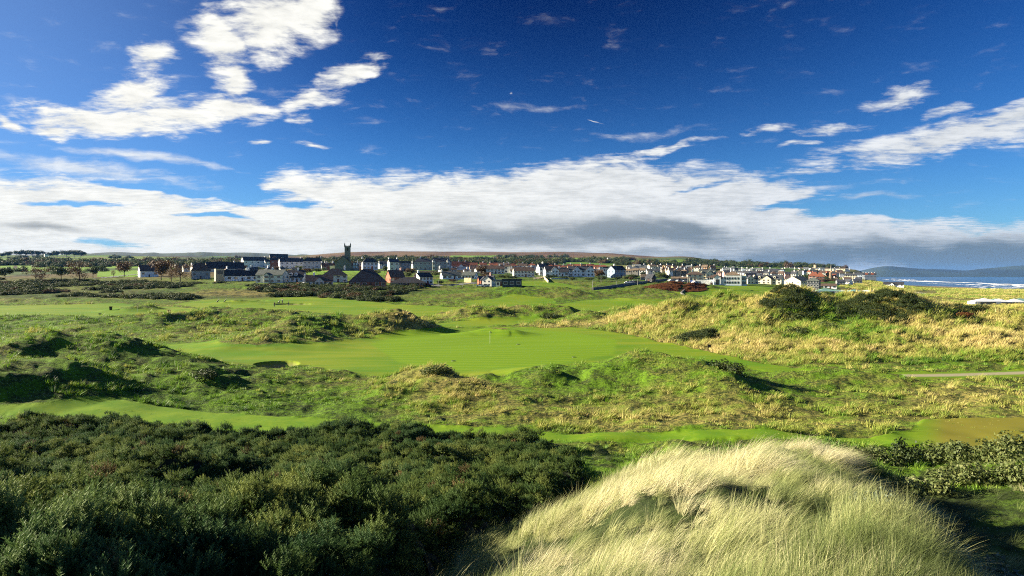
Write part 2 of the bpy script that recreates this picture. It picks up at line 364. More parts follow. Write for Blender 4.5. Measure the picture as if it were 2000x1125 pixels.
BUNK = [(541,91.5,2.5,3.0,1.3),(572,248,6,3.5,1.2),(485,262,7,3,1.0),(1483,372,4,4,1.2),(775,86,-1,1,0)]
def height(x, y, mow=None, detail=True):
    x = np.asarray(x, float); y = np.asarray(y, float)
    if mow is None: mow, _ = zones(x, y)
    z = E - base(x, y)
    z = z + bumps(x, y)
    nf = y < 60
    if nf.any():
        xn, yn = x[nf], y[nf]; wx = xn+fbm(xn*.25, yn*.25, 2, 41)*.8
        fd = np.clip((60-yn)/9, 0, 1); z[nf] += fd*(chain(wx, yn, FRONT, 1.7)*(1+.16*fbm(xn*.4, yn*.4, 3, 42))+.75*chain(wx, yn, FRONT3, 2)*(1+.5*fbm(xn*.6, yn*.6, 2, 44))+.8*chain(wx, yn, FRONT4, 2)) + chain(wx, yn, FRONT2, 2)
        # hollow right of the ridge
        z[nf] -= 1.7*np.exp(-(((xn-13-.25*(yn-16))/5.5)**2+((yn-18)/11)**2))
        z[nf] += .5*fbm(xn*.12, yn*.12, 3, 43)*np.clip(yn/10, 0, 1)*fd
    if detail:
        amp = np.clip(1-mow, 0, 1)*np.where(y < 600, 1, 0)
        z += amp*(np.where(y > 45, .46, .3)*fbm(x*.26, y*.28, 3, 11)*np.clip(1+.8*fbm(x*.06, y*.06, 2, 15), .2, 2)+.11*fbm(x*1.3, y*1.3, 2, 12)) + .12*fbm(x*.05, y*.05, 2, 13)*(y < 900)
        z += np.clip((y-1200)/2500, 0, 1)*9*fbm(x*.0022, y*.0022, 4, 14)*(E-base(x, y) > 12)
    for px, d, rx, ry, dep in BUNK:
        bx, by = P(px, d); q = ((x-bx)/max(rx, .1))**2+((y-by)/ry)**2
        z -= dep*np.clip((1.25-q)/.4, 0, 1)*(rx > 0)
    return z
def H(x, y): return float(height(np.array([x]), np.array([y]))[0])
def solve_d(px, row, d0=280, d1=3500):
    ds = np.exp(np.linspace(math.log(d0), math.log(d1), 500)); xs = (px-1000)/F*ds
    rows = HR+F*(E-height(xs, ds))/ds; i = np.argmax(rows <= row)
    if rows[i] > row: i = int(np.argmin(rows))
    return float(ds[i])

# ------------------------------------------------------------------ materials
MATS = {}
def newmat(name):
    m = bpy.data.materials.new(name); m.use_nodes = True; nt = m.node_tree
    return m, nt, nt.nodes['Principled BSDF']
def plain(name, col, rough=.8, var=.12, scale=2.0, spec=.3, metal=0, bump=0):
    if name in MATS: return MATS[name]
    m, nt, b = newmat(name)
    tc = nd(nt, 'ShaderNodeTexCoord'); n = nd(nt, 'ShaderNodeTexNoise'); n.inputs['Scale'].default_value = scale; n.inputs['Detail'].default_value = 5
    lk(nt, tc.outputs['Object'], n.inputs['Vector'])
    dark = tuple(c*(1-var*2) for c in col); lite = tuple(min(1, c*(1+var)) for c in col)
    lk(nt, mixc(nt, sstep(nt, n.outputs[0], .3, .7), dark, lite), b.inputs['Base Color'])
    b.inputs['Roughness'].default_value = rough; b.inputs['Specular IOR Level'].default_value = spec; b.inputs['Metallic'].default_value = metal
    if bump:
        bp = nd(nt, 'ShaderNodeBump'); bp.inputs['Strength'].default_value = bump; lk(nt, n.outputs[0], bp.inputs['Height']); lk(nt, bp.outputs[0], b.inputs['Normal'])
    MATS[name] = m; return m
def foliage_mat(name, cols, transl=.3, inst=True, spec=.25, attr=None):
    """cols: (dark, mid, light) albedo, varied per instance and by position"""
    m, nt, b = newmat(name); out = nt.nodes['Material Output']
    g = nd(nt, 'ShaderNodeNewGeometry'); n = nd(nt, 'ShaderNodeTexNoise'); n.inputs['Scale'].default_value = .35; n.inputs['Detail'].default_value = 3; lk(nt, g.outputs['Position'], n.inputs['Vector'])
    if inst:
        oi = nd(nt, 'ShaderNodeObjectInfo'); rnd = oi.outputs['Random']
    else: rnd = g.outputs['Random Per Island']
    f = mth(nt, 'ADD', mth(nt, 'MULTIPLY', rnd, .55), mth(nt, 'MULTIPLY', n.outputs[0], .9)); f = mth(nt, 'SUBTRACT', f, .22)
    if attr:
        at = nd(nt, 'ShaderNodeAttribute', attribute_type='INSTANCER', attribute_name=attr)
        f = mth(nt, 'ADD', mth(nt, 'MULTIPLY', f, .55), mth(nt, 'MULTIPLY', at.outputs['Fac'], .75)); f = mth(nt, 'SUBTRACT', f, .15)
    cr = nd(nt, 'ShaderNodeValToRGB'); cr.color_ramp.elements[0].position = .08; cr.color_ramp.elements[1].position = .92
    cr.color_ramp.elements[0].color = (*cols[0], 1); cr.color_ramp.elements[1].color = (*cols[-1], 1)
    for i, c in enumerate(cols[1:-1]):
        e = cr.color_ramp.elements.new(.08+.84*(i+1)/(len(cols)-1)); e.color = (*c, 1)
    lk(nt, f, cr.inputs[0]); lk(nt, cr.outputs[0], b.inputs['Base Color'])
    b.inputs['Roughness'].default_value = .6; b.inputs['Specular IOR Level'].default_value = spec
    tr = nd(nt, 'ShaderNodeBsdfTranslucent'); lk(nt, cr.outputs[0], tr.inputs[0])
    mx = nd(nt, 'ShaderNodeMixShader'); mx.inputs[0].default_value = transl; lk(nt, b.outputs[0], mx.inputs[1]); lk(nt, tr.outputs[0], mx.inputs[2]); lk(nt, mx.outputs[0], out.inputs[0])
    return m

def ground_mat():
    m, nt, b = newmat('turf_and_dunes')
    g = nd(nt, 'ShaderNodeNewGeometry'); pos = g.outputs['Position']
    def noise(scale, det=4, rough=.55, vec=None, dist=0):
        n = nd(nt, 'ShaderNodeTexNoise'); n.inputs['Scale'].default_value = scale; n.inputs['Detail'].default_value = det; n.inputs['Roughness'].default_value = rough; n.inputs['Distortion'].default_value = dist
        lk(nt, vec or pos, n.inputs['Vector']); return n.outputs[0]
    def at(name): return nd(nt, 'ShaderNodeAttribute', attribute_name=name).outputs['Fac']
    mow, green, dry, sand, track, far, heath, dark = [at(k) for k in ('mow', 'green', 'dry', 'sand', 'track', 'far', 'heath', 'dark')]
    fine = noise(3.2, 5, .7); med = noise(.45, 4); big = noise(.06, 4)
    # rough grass
    lush = mixc(nt, fine, (.05, .12, .007), (.165, .28, .014)); straw = mixc(nt, fine, (.14, .13, .03), (.48, .38, .12))
    f = mth(nt, 'ADD', dry, mth(nt, 'MULTIPLY', mth(nt, 'SUBTRACT', med, .5), 1.6))
    rough = mixc(nt, sstep(nt, f, .15, .85), lush, straw)
    rough = mixc(nt, sstep(nt, mth(nt, 'ADD', fine, mth(nt, 'MULTIPLY', med, .6)), .62, .98), rough, (.02, .035, .008))
    # mown turf
    mp = nd(nt, 'ShaderNodeMapping'); lk(nt, pos, mp.inputs[0]); mp.inputs['Scale'].default_value = (.05, .3, 1)
    str_ = noise(1.0, 4, .6, mp.outputs[0], .4)
    fair = mixc(nt, sstep(nt, mth(nt, 'ADD', mth(nt, 'MULTIPLY', str_, .6), mth(nt, 'MULTIPLY', big, .5)), .4, .72), (.080, .175, .006), (.165, .215, .012))
    fair = mixc(nt, sstep(nt, mth(nt, 'ADD', fine, 0), .55, .8), fair, mixc(nt, 1.0, fair, (.75, .82, .7), 'MULTIPLY'))
    mp2 = nd(nt, 'ShaderNodeMapping'); lk(nt, pos, mp2.inputs[0]); mp2.inputs['Rotation'].default_value = (0, 0, R(6))
    wv = nd(nt, 'ShaderNodeTexWave', bands_direction='Y'); wv.inputs['Scale'].default_value = .13; wv.inputs['Distortion'].default_value = 1.5; wv.inputs['Detail'].default_value = 2; lk(nt, mp2.outputs[0], wv.inputs[0])
    grn = mixc(nt, mth(nt, 'ADD', mth(nt, 'MULTIPLY', wv.outputs['Fac'], .6), mth(nt, 'MULTIPLY', str_, .5)), (.095, .195, .005), (.145, .235, .008))
    turf = mixc(nt, green, fair, grn)
    turf = mixc(nt, sstep(nt, dry, .3, .9), turf, mixc(nt, str_, (.12, .13, .012), (.19, .165, .024)))
    turf = mixc(nt, at('worn'), turf, mixc(nt, sstep(nt, mth(nt, 'ADD', mth(nt, 'MULTIPLY', fine, .5), mth(nt, 'MULTIPLY', med, .6)), .4, .75), (.075, .165, .006), (.145, .225, .011)))
    c = mixc(nt, sstep(nt, mow, .35, .65), rough, turf)
    # far farmland
    mp3 = nd(nt, 'ShaderNodeMapping'); lk(nt, pos, mp3.inputs[0]); mp3.inputs['Scale'].default_value = (.0042, .0024, 0); mp3.inputs['Rotation'].default_value = (0, 0, R(12))
    vo = nd(nt, 'ShaderNodeTexVoronoi', feature='F1', distance='CHEBYCHEV'); vo.inputs['Scale'].default_value = 1; vo.inputs['Randomness'].default_value = .8; lk(nt, mp3.outputs[0], vo.inputs[0])
    ve = nd(nt, 'ShaderNodeTexVoronoi', feature='F2', distance='CHEBYCHEV'); ve.inputs['Scale'].default_value = 1; ve.inputs['Randomness'].default_value = .8; lk(nt, mp3.outputs[0], ve.inputs[0])
    sp = nd(nt, 'ShaderNodeSeparateColor'); lk(nt, vo.outputs['Color'], sp.inputs[0])
    cr = nd(nt, 'ShaderNodeValToRGB'); cr.color_ramp.interpolation = 'CONSTANT'; e = cr.color_ramp.elements
    e[0].position = 0; e[0].color = (.09, .17, .02, 1); e[1].position = .22; e[1].color = (.05, .09, .02, 1)
    for p_, c_ in ((.4, (.13, .20, .025)), (.55, (.10, .08, .03)), (.68, (.16, .17, .05)), (.8, (.06, .045, .025)), (.9, (.11, .19, .02))): q = e.new(p_); q.color = (*c_, 1)
    lk(nt, sp.outputs[0], cr.inputs[0])
    hedge = sstep(nt, mth(nt, 'ADD', mth(nt, 'SUBTRACT', ve.outputs['Distance'], vo.outputs['Distance']), mth(nt, 'MULTIPLY', noise(.03, 3), .06)), .085, .05)
    fld = mixc(nt, hedge, cr.outputs[0], (.018, .028, .012))
    mp4 = nd(nt, 'ShaderNodeMapping'); lk(nt, pos, mp4.inputs[0]); mp4.inputs['Scale'].default_value = (.0035, .0012, .006)
    hn = noise(1.0, 6, .6, mp4.outputs[0])
    hth = mixc(nt, sstep(nt, hn, .38, .62), (.085, .048, .028), (.16, .105, .05)); hth = mixc(nt, sstep(nt, hn, .58, .7), hth, (.09, .10, .035))
    fld = mixc(nt, heath, fld, hth)
    fld = mixc(nt, at('meadow'), fld, mixc(nt, med, (.10, .21, .018), (.17, .27, .03)))
    c = mixc(nt, far, c, fld)
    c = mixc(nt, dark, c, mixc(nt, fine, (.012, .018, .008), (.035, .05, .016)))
    sn = mixc(nt, noise(1.5, 4), (.20, .15, .09), (.32, .25, .15))
    c = mixc(nt, sand, c, sn)
    c = mixc(nt, track, c, mixc(nt, noise(2, 4), (.22, .20, .12), (.34, .30, .20)))
    lk(nt, c, b.inputs['Base Color']); b.inputs['Roughness'].default_value = .9; b.inputs['Specular IOR Level'].default_value = .1
    bp = nd(nt, 'ShaderNodeBump'); bp.inputs['Distance'].default_value = .25
    lk(nt, mth(nt, 'MULTIPLY', mth(nt, 'SUBTRACT', 1.0, mth(nt, 'MAXIMUM', mow, far)), .9), bp.inputs['Strength'])
    lk(nt, noise(2.2, 6, .7), bp.inputs['Height']); lk(nt, bp.outputs[0], b.inputs['Normal'])
    return m

def dryness(x, y):
    """where the sward is straw coloured (0-1)"""
    px = pxof(x, y); d = np.maximum(y, 2); v = .37 + .34*fbm(x*.05, y*.05, 3, 61)
    dune = np.clip((px-1180)/60, 0, 1)*np.clip((y-92)/10, 0, 1)*np.clip((215-y)/20, 0, 1)
    v = v + dune*(.40+.55*fbm(x*.11, y*.07, 3, 62))
    v = np.where((y > 250) & (px > 1640), .72, v)
    v = v + .55*np.exp(-((px-880)/110)**2-((y-72)/6)**2) + .4*np.exp(-((px-1380)/260)**2-((y-56)/5)**2)*.6
    v = v + .8*np.exp(-((px-1150)/110)**2-((y-158)/8)**2) + .7*np.exp(-((px-880)/150)**2-((y-139)/3.5)**2)
    v = v + .35*np.exp(-((px-1900)/200)**2-((y-66)/12)**2) + .9*np.exp(-((px-480)/90)**2-((y-300)/14)**2)
    v = np.where(y < 46, .18, v)
    v = v - .28*np.exp(-((px-300)/400)**2)*((y < 100) & (y > 40))  # left dunes lowered to darker green: their shade put into the grass colour
    return np.clip(v, 0, 1)

def build_ground():
    cx, cy = 0.0, -14.0
    th = np.concatenate([np.linspace(-78, -42, 40)[:-1], np.linspace(-42, 42, 1050), np.linspace(42, 78, 40)[1:]])
    th = np.radians(th); r = [6.0]
    while r[-1] < 18000: r.append(r[-1]*1.0052 if r[-1] < 700 else r[-1]*1.012)
    r = np.array(r); n, k = len(r), len(th)
    RR, TH = np.meshgrid(r, th, indexing='ij'); x = (cx+RR*np.sin(TH)).ravel(); y = (cy+RR*np.cos(TH)).ravel()
    mow, gr = zones(x, y); z = height(x, y, mow)
    idx = np.arange(n*k).reshape(n, k); f = np.stack([idx[:-1, :-1], idx[1:, :-1], idx[1:, 1:], idx[:-1, 1:]], -1).reshape(-1, 4)[:, ::-1]
    me = mesh_np('ground', np.stack([x, y, z], 1), f, ground_mat(), True)
    px = pxof(x, y); row0 = HR+F*base(x, y)/np.maximum(y, 2)
    dry = dryness(x, y)
    dry = np.where(mow > .5, np.clip((px-1750)/100, 0, 1)*(y < 80)*.9, dry)
    far = np.clip((y-430-60*fbm(x*.02, y*.02, 2, 71))/120, 0, 1)*(px < 1640)
    heath = np.clip((z-E-52+24*fbm(x*.002, y*.002, 3, 72))/20, 0, 1)*np.clip((px-560)/60, 0, 1)*np.clip((y-1800)/400, 0, 1)
    sand = np.clip((1.6-z)/1.2, 0, 1)*(y > 600); track = np.zeros_like(x)
    for bx_, d, rx, ry, dep in BUNK:
        if rx > 0:
            bx, by = P(bx_, d); sand = np.maximum(sand, np.clip((1.2-((x-bx)/rx)**2-((y-by)/ry)**2)/.25, 0, 1))
    tr = [(1690,735.5),(1850,732.5),(2000,727.5),(2300,716)]
    tc_ = np.interp(px, [p for p, _ in tr], [q for _, q in tr]); row_s = HR+F*(E-(E-base(x, y)))/np.maximum(y, 2)
    track = np.clip((3.2-np.abs(row_s-tc_))/1.2, 0, 1)*np.clip((px-1690)/20, 0, 1)*(y > 60)*(y < 120)
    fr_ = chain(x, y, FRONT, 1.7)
    dark = np.maximum(.9*np.clip(fr_*2, 0, 1)*(y < 40), .6*(px > 1450)*(y < 30)*(y > 2)); dark = dark + (1-dark)*.55*np.clip((np.abs(row0-(572+3*np.sin(px/60)))*-1+13)/5, 0, 1)*(px < 850)*(y > 240)*(y < 480)*np.clip(fbm(x*.035, y*.08, 3, 73)*3+.6, 0, 1)  # shade of the marram gaps and right hollow put into the ground colour
    rr = HR+F*(E-z)/np.maximum(y, 2)
    def fieldp(a, b, c_, d_): return ((px > a) & (px < b) & (rr > c_) & (rr < d_) & (y > 430))*1.0
    meadow = np.maximum.reduce([fieldp(0, 27, 516.5, 527), fieldp(34, 190, 516.5, 529), fieldp(160, 345, 517.5, 524), fieldp(-200, 45, 506, 511), fieldp(190, 300, 528, 541), fieldp(425, 500, 504, 511.5), fieldp(590, 780, 529, 546), fieldp(1240, 1480, 510, 515), fieldp(1080, 1170, 503.5, 508), fieldp(880, 1000, 499, 502.5)])
    worn = np.clip((74-y)/6, 0, 1)*np.clip((1850-px)/100, 0, 1)
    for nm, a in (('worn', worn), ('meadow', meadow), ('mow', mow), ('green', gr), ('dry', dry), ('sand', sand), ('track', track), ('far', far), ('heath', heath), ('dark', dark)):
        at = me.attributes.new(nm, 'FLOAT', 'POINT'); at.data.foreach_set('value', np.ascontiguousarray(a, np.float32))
    o = link('ground', me); tag(o, 'rolling links turf, dunes and farmland reaching to the hills', kind='structure')
build_ground()

# ------------------------------------------------------------------ sea and far hills
def build_sea():
    m, nt, b = newmat('sea_water'); g = nd(nt, 'ShaderNodeNewGeometry'); pos = g.outputs['Position']
    b.inputs['Base Color'].default_value = (.012, .045, .09, 1); b.inputs['Roughness'].default_value = .22
    mp = nd(nt, 'ShaderNodeMapping'); lk(nt, pos, mp.inputs[0]); mp.inputs['Scale'].default_value = (.012, .05, 1)
    n = nd(nt, 'ShaderNodeTexNoise'); n.inputs['Scale'].default_value = 1; n.inputs['Detail'].default_value = 8; lk(nt, mp.outputs[0], n.inputs['Vector'])
    bp = nd(nt, 'ShaderNodeBump'); bp.inputs['Distance'].default_value = 6; bp.inputs['Strength'].default_value = .5; lk(nt, n.outputs[0], bp.inputs['Height']); lk(nt, bp.outputs[0], b.inputs['Normal'])
    me = mesh_np('sea', [(-5000, 900, .0), (18500, 900, .0), (18500, 18500, .0), (-5000, 18500, .0)], [(0, 1, 2, 3)], m)
    o = link('sea', me); tag(o, 'dark blue sea off the beach', kind='structure')
    # breaking surf: low rolling ridges of white water
    fm = plain('surf_foam', (.78, .80, .80), .9, .10, .05)
    def wave(a, b_, seed, w):
        n = 240; t = np.linspace(0, 1, n); px = a[0]+(b_[0]-a[0])*t; row = a[1]+(b_[1]-a[1])*t+.7*fbm(t*14+seed, t*0, 3, seed)
        d = F*(E-.3)/(row-HR); x = (px-1000)/F*d; wd = w*np.clip(.12+np.clip(.25+1.6*fbm(t*9+seed*3.3, t*0+3, 4, seed+5), 0, 1), .08, 1)*np.clip(np.minimum(t, 1-t)*12, .02, 1)
        vs = []; fs = []
        for i in range(n):
            for q, h in ((-1, .04), (-.3, .9), (.4, .6), (1, .05)): vs.append((x[i], d[i]+wd[i]*q, .02+h*min(1, wd[i]/w*2)))
            if i:
                for q in range(3): a_ = (i-1)*4+q; fs.append((a_, a_+4, a_+5, a_+1))
        o = link('wave', mesh_np('wave', vs, fs, fm, True)); return o
    W = [((1722,546),(1830,549.5),3,50),((1745,548.5),(1900,552),5,70),((1820,549.5),(2010,557),7,60),((1870,551),(2060,559),9,55),((1800,553),(2080,561.5),11,40),((1880,558),(2100,566),13,30),((1900,562),(2100,569),15,20),((1740,545),(1790,546.5),17,60),((1930,556),(2200,562),19,45)]
    names = ['leftmost long line of white surf below the town headland','broad white breaker off the dark rocks','long white breaker running right from the rocks','second white breaker off the beach, right side','thin white surf line just beyond the rock spit','white wash nearest the beach but one','last thin wash of foam along the beach','short far white breaker beside the headland','white breaker at the right edge of the bay']
    for (a, b_, s, w), nm in zip(W, names): tag(wave(a, b_, s, w), nm, 'wave', 'surf lines in the bay')
build_sea()
def build_hills():
    m = plain('distant_hill_land', (.035, .05, .025), .95, .3, .0006)
    def ridge(name, pts, d, depth, label, seed):
        n = 300; px = np.linspace(pts[0][0], pts[-1][0], n); row = np.interp(px, [p for p, _ in pts], [q for _, q in pts])
        k = np.exp(-.5*(np.arange(-9, 10)/4)**2); k /= k.sum(); row = np.convolve(np.pad(row, 9, 'edge'), k, 'valid')
        V = []; J = 14
        for j in range(J):
            t = j/(J-1); dd = d+depth*(t-.5)*2*.5; prof = math.sin(math.pi*t)**.8 if 0 < t < 1 else 0
            for i in range(n):
                hz = max(0, E+(HR-row[i])/F*d); hh = hz*prof*(1+.12*float(fbm(np.array([px[i]*.02]), np.array([t*5.]), 3, seed)[0])*(abs(t-.5) > .06)) if j not in (0, J-1) else -20
                V.append(((px[i]-1000)/F*dd, dd, hh))
        idx = np.arange(J*n).reshape(J, n); f = np.stack([idx[:-1, :-1], idx[:-1, 1:], idx[1:, 1:], idx[1:, :-1]], -1).reshape(-1, 4)
        tag(link(name, mesh_np(name, V, f, m, True)), label, kind='structure')
    ridge('hills', [(1640,538),(1700,524),(1730,519),(1760,522),(1800,525),(1840,526),(1880,529),(1910,526),(1950,522),(1990,519),(2020,518),(2100,516),(2300,514)], 11500, 3000, 'long blue hills across the bay', 3)
    ridge('hills', [(-200,500),(150,498),(190,494),(230,492),(280,495),(330,495),(400,492.5),(440,494),(480,493),(560,497),(640,502)], 5800, 1500, 'low blue moorland hills behind the fields', 5)
build_hills()

# ------------------------------------------------------------------ vegetation pieces
def blades(n, rad, ln, wd, segs, lean, splay, seed, curl=1.0):
    """a tuft of bent grass blades; lean = wind lean towards +x"""
    g = np.random.default_rng(seed); V = []; Fc = []
    for i in range(n):
        a = g.uniform(0, 2*math.pi); r = rad*math.sqrt(g.uniform()); bx, by = r*math.cos(a), r*math.sin(a)
        L = ln*g.uniform(.55, 1.1); dx = math.cos(a)*splay*g.uniform(.2, 1)+lean*g.uniform(.6, 1.3); dy = math.sin(a)*splay*g.uniform(.2, 1)+lean*.12*g.normal()
        w = wd*g.uniform(.7, 1.3); t_a = g.uniform(0, math.pi); px, py = math.cos(t_a)*w/2, math.sin(t_a)*w/2
        x, y, z = bx, by, -.05; ang = .12; b0 = len(V)
        tot = math.hypot(dx, dy); ux, uy = (dx/tot, dy/tot) if tot > 1e-6 else (1, 0)
        for s in range(segs+1):
            k = 1-(s/segs)**1.6
            if s == segs: V.append((x, y, z))
            else: V += [(x-px*k, y-py*k, z), (x+px*k, y+py*k, z)]
            st = L/segs; an = min(1.9, tot*(.25+.9*curl*(s+.5)/segs)); x += ux*math.sin(an)*st; y += uy*math.sin(an)*st; z += math.cos(an)*st
        for s in range(segs-1): q = b0+2*s; Fc += [(q, q+1, q+3), (q, q+3, q+2)]
        q = b0+2*(segs-1); Fc.append((q, q+1, q+2))
    return np.array(V), np.array(Fc)
def leafcloud(n, blobs_, leaf, seed, up=.3):
    """leaf-sized triangles spread over and through several lobes"""
    g = np.random.default_rng(seed); V = []; vol = np.array([b[3]*b[4]*b[5] for b in blobs_]); vol = vol**.7/np.sum(vol**.7)
    ks = g.choice(len(blobs_), n, p=vol)
    for k in ks:
        cx, cy, cz, rx, ry, rz = blobs_[k]; d = g.normal(size=3); d /= np.linalg.norm(d); rr = g.uniform(.62, 1.06) if g.uniform() < .85 else g.uniform(0, .6)
        p = np.array([cx+d[0]*rx*rr, cy+d[1]*ry*rr, cz+d[2]*rz*rr])
        if p[2] < -.05: p[2] = abs(p[2])*.3
        nrm = d+g.normal(size=3)*.6; nrm /= np.linalg.norm(nrm); u = np.cross(nrm, g.normal(size=3)); u /= np.linalg.norm(u); v = np.cross(nrm, u); s = leaf*g.uniform(.6, 1.5)
        V += [p+u*s, p-u*s*.5+v*s*.8, p-u*s*.5-v*s*.8+nrm*s*.3]
    return np.array(V), np.arange(3*n).reshape(n, 3)
def sprigs(n, seed, h=.24):
    """gorse: a clump of upright spiny shoots"""
    g = np.random.default_rng(seed); V = []
    for i in range(n):
        a = g.uniform(0, 6.283); r = .24*math.sqrt(g.uniform()); b = np.array([r*math.cos(a), r*math.sin(a), -.12+.05*g.normal()])
        d = np.array([math.cos(a)*r*2.2+.15*g.normal(), math.sin(a)*r*2.2+.15*g.normal(), 1.0]); d /= np.linalg.norm(d); L = h*g.uniform(.6, 1.25)
        for k in range(15):
            t = (k+.5)/15; c = b+d*L*t; ph = k*2.4+a; o = np.array([math.cos(ph), math.sin(ph), .55]); o -= d*np.dot(o, d)*.3; o /= np.linalg.norm(o)
            s = np.cross(o, d); s /= np.linalg.norm(s); ll = .062*(1.25-t*.85); ww = .011
            V += [c-s*ww, c+s*ww, c+o*ll+d*ll*.5]
    return np.array(V), np.arange(len(V)).reshape(-1, 3)

def scatter(name, pts, rot, scl, vi, meshes, label, cat, extra=None, kind='stuff', parent=None):
    me = bpy.data.meshes.new(name); me.vertices.add(len(pts)); me.vertices.foreach_set('co', np.asarray(pts, np.float32).ravel())
    a = me.attributes.new('rot', 'FLOAT_VECTOR', 'POINT'); a.data.foreach_set('vector', np.asarray(rot, np.float32).ravel())
    a = me.attributes.new('scl', 'FLOAT_VECTOR', 'POINT'); a.data.foreach_set('vector', np.asarray(scl, np.float32).ravel())
    a = me.attributes.new('vi', 'INT', 'POINT'); a.data.foreach_set('value', np.asarray(vi, np.int32))
    a = me.attributes.new('tone', 'FLOAT', 'POINT'); a.data.foreach_set('value', np.asarray(extra if extra is not None else np.full(len(pts), .5), np.float32))
    o = link(name, me, parent)
    c = bpy.data.collections.new(name+'_pieces')
    for i, m in enumerate(meshes):
        q = bpy.data.objects.new('%s_piece_%02d' % (name, i), m); c.objects.link(q)
    ng = bpy.data.node_groups.new(name, 'GeometryNodeTree')
    ng.interface.new_socket('Geometry', in_out='INPUT', socket_type='NodeSocketGeometry'); ng.interface.new_socket('Geometry', in_out='OUTPUT', socket_type='NodeSocketGeometry')
    gi = ng.nodes.new('NodeGroupInput'); go = ng.nodes.new('NodeGroupOutput'); ip = ng.nodes.new('GeometryNodeInstanceOnPoints')
    ci = ng.nodes.new('GeometryNodeCollectionInfo'); ci.inputs[0].default_value = c; ci.inputs['Separate Children'].default_value = True; ci.inputs['Reset Children'].default_value = True
    def na(t, n): x = ng.nodes.new('GeometryNodeInputNamedAttribute'); x.data_type = t; x.inputs[0].default_value = n; return [s for s in x.outputs if s.enabled][0]
    ng.links.new(gi.outputs[0], ip.inputs['Points']); ng.links.new(ci.outputs[0], ip.inputs['Instance']); ip.inputs['Pick Instance'].default_value = True
    ng.links.new(na('INT', 'vi'), ip.inputs['Instance Index']); ng.links.new(na('FLOAT_VECTOR', 'rot'), ip.inputs['Rotation']); ng.links.new(na('FLOAT_VECTOR', 'scl'), ip.inputs['Scale'])
    ng.links.new(ip.outputs[0], go.inputs[0]); md = o.modifiers.new('scatter', 'NODES'); md.node_group = ng
    if parent is None: tag(o, label, cat, kind=kind)
    elif kind: o['kind'] = kind
    return o

M_MARRAM = foliage_mat('marram_blades', [(.055, .075, .025), (.17, .22, .06), (.43, .44, .19), (.66, .61, .38)], .35, attr='tone')
M_TUFT = foliage_mat('tussock_blades', [(.022, .075, .008), (.145, .27, .02), (.34, .34, .075), (.58, .48, .19)], .3, attr='tone')
M_GORSE = foliage_mat('gorse_spines', [(.030, .066, .020), (.082, .130, .034), (.19, .225, .058)], .25, spec=.05, attr='tone')
M_BUSH = foliage_mat('dark_bush_leaves', [(.018, .035, .010), (.040, .062, .015), (.075, .095, .022)], .2, inst=False)
M_OLIVE = foliage_mat('olive_shrub_leaves', [(.045, .065, .018), (.095, .125, .034), (.17, .185, .060)], .25, inst=False)
M_RUST = foliage_mat('rusty_leaves', [(.08, .030, .012), (.15, .055, .018), (.22, .09, .03)], .2, inst=False)
M_AUT = foliage_mat('autumn_twigs', [(.045, .028, .014), (.09, .055, .022), (.15, .085, .03)], .2, inst=False)
M_SAGE = foliage_mat('sage_shrub_leaves', [(.05, .07, .045), (.10, .13, .085), (.15, .18, .12)], .2, inst=False)

def ptrand(n, px0, px1, d0, d1, g): 
    d = np.exp(g.uniform(math.log(d0), math.log(d1), n)); px = g.uniform(px0, px1, n); return (px-1000)/F*d, d, px

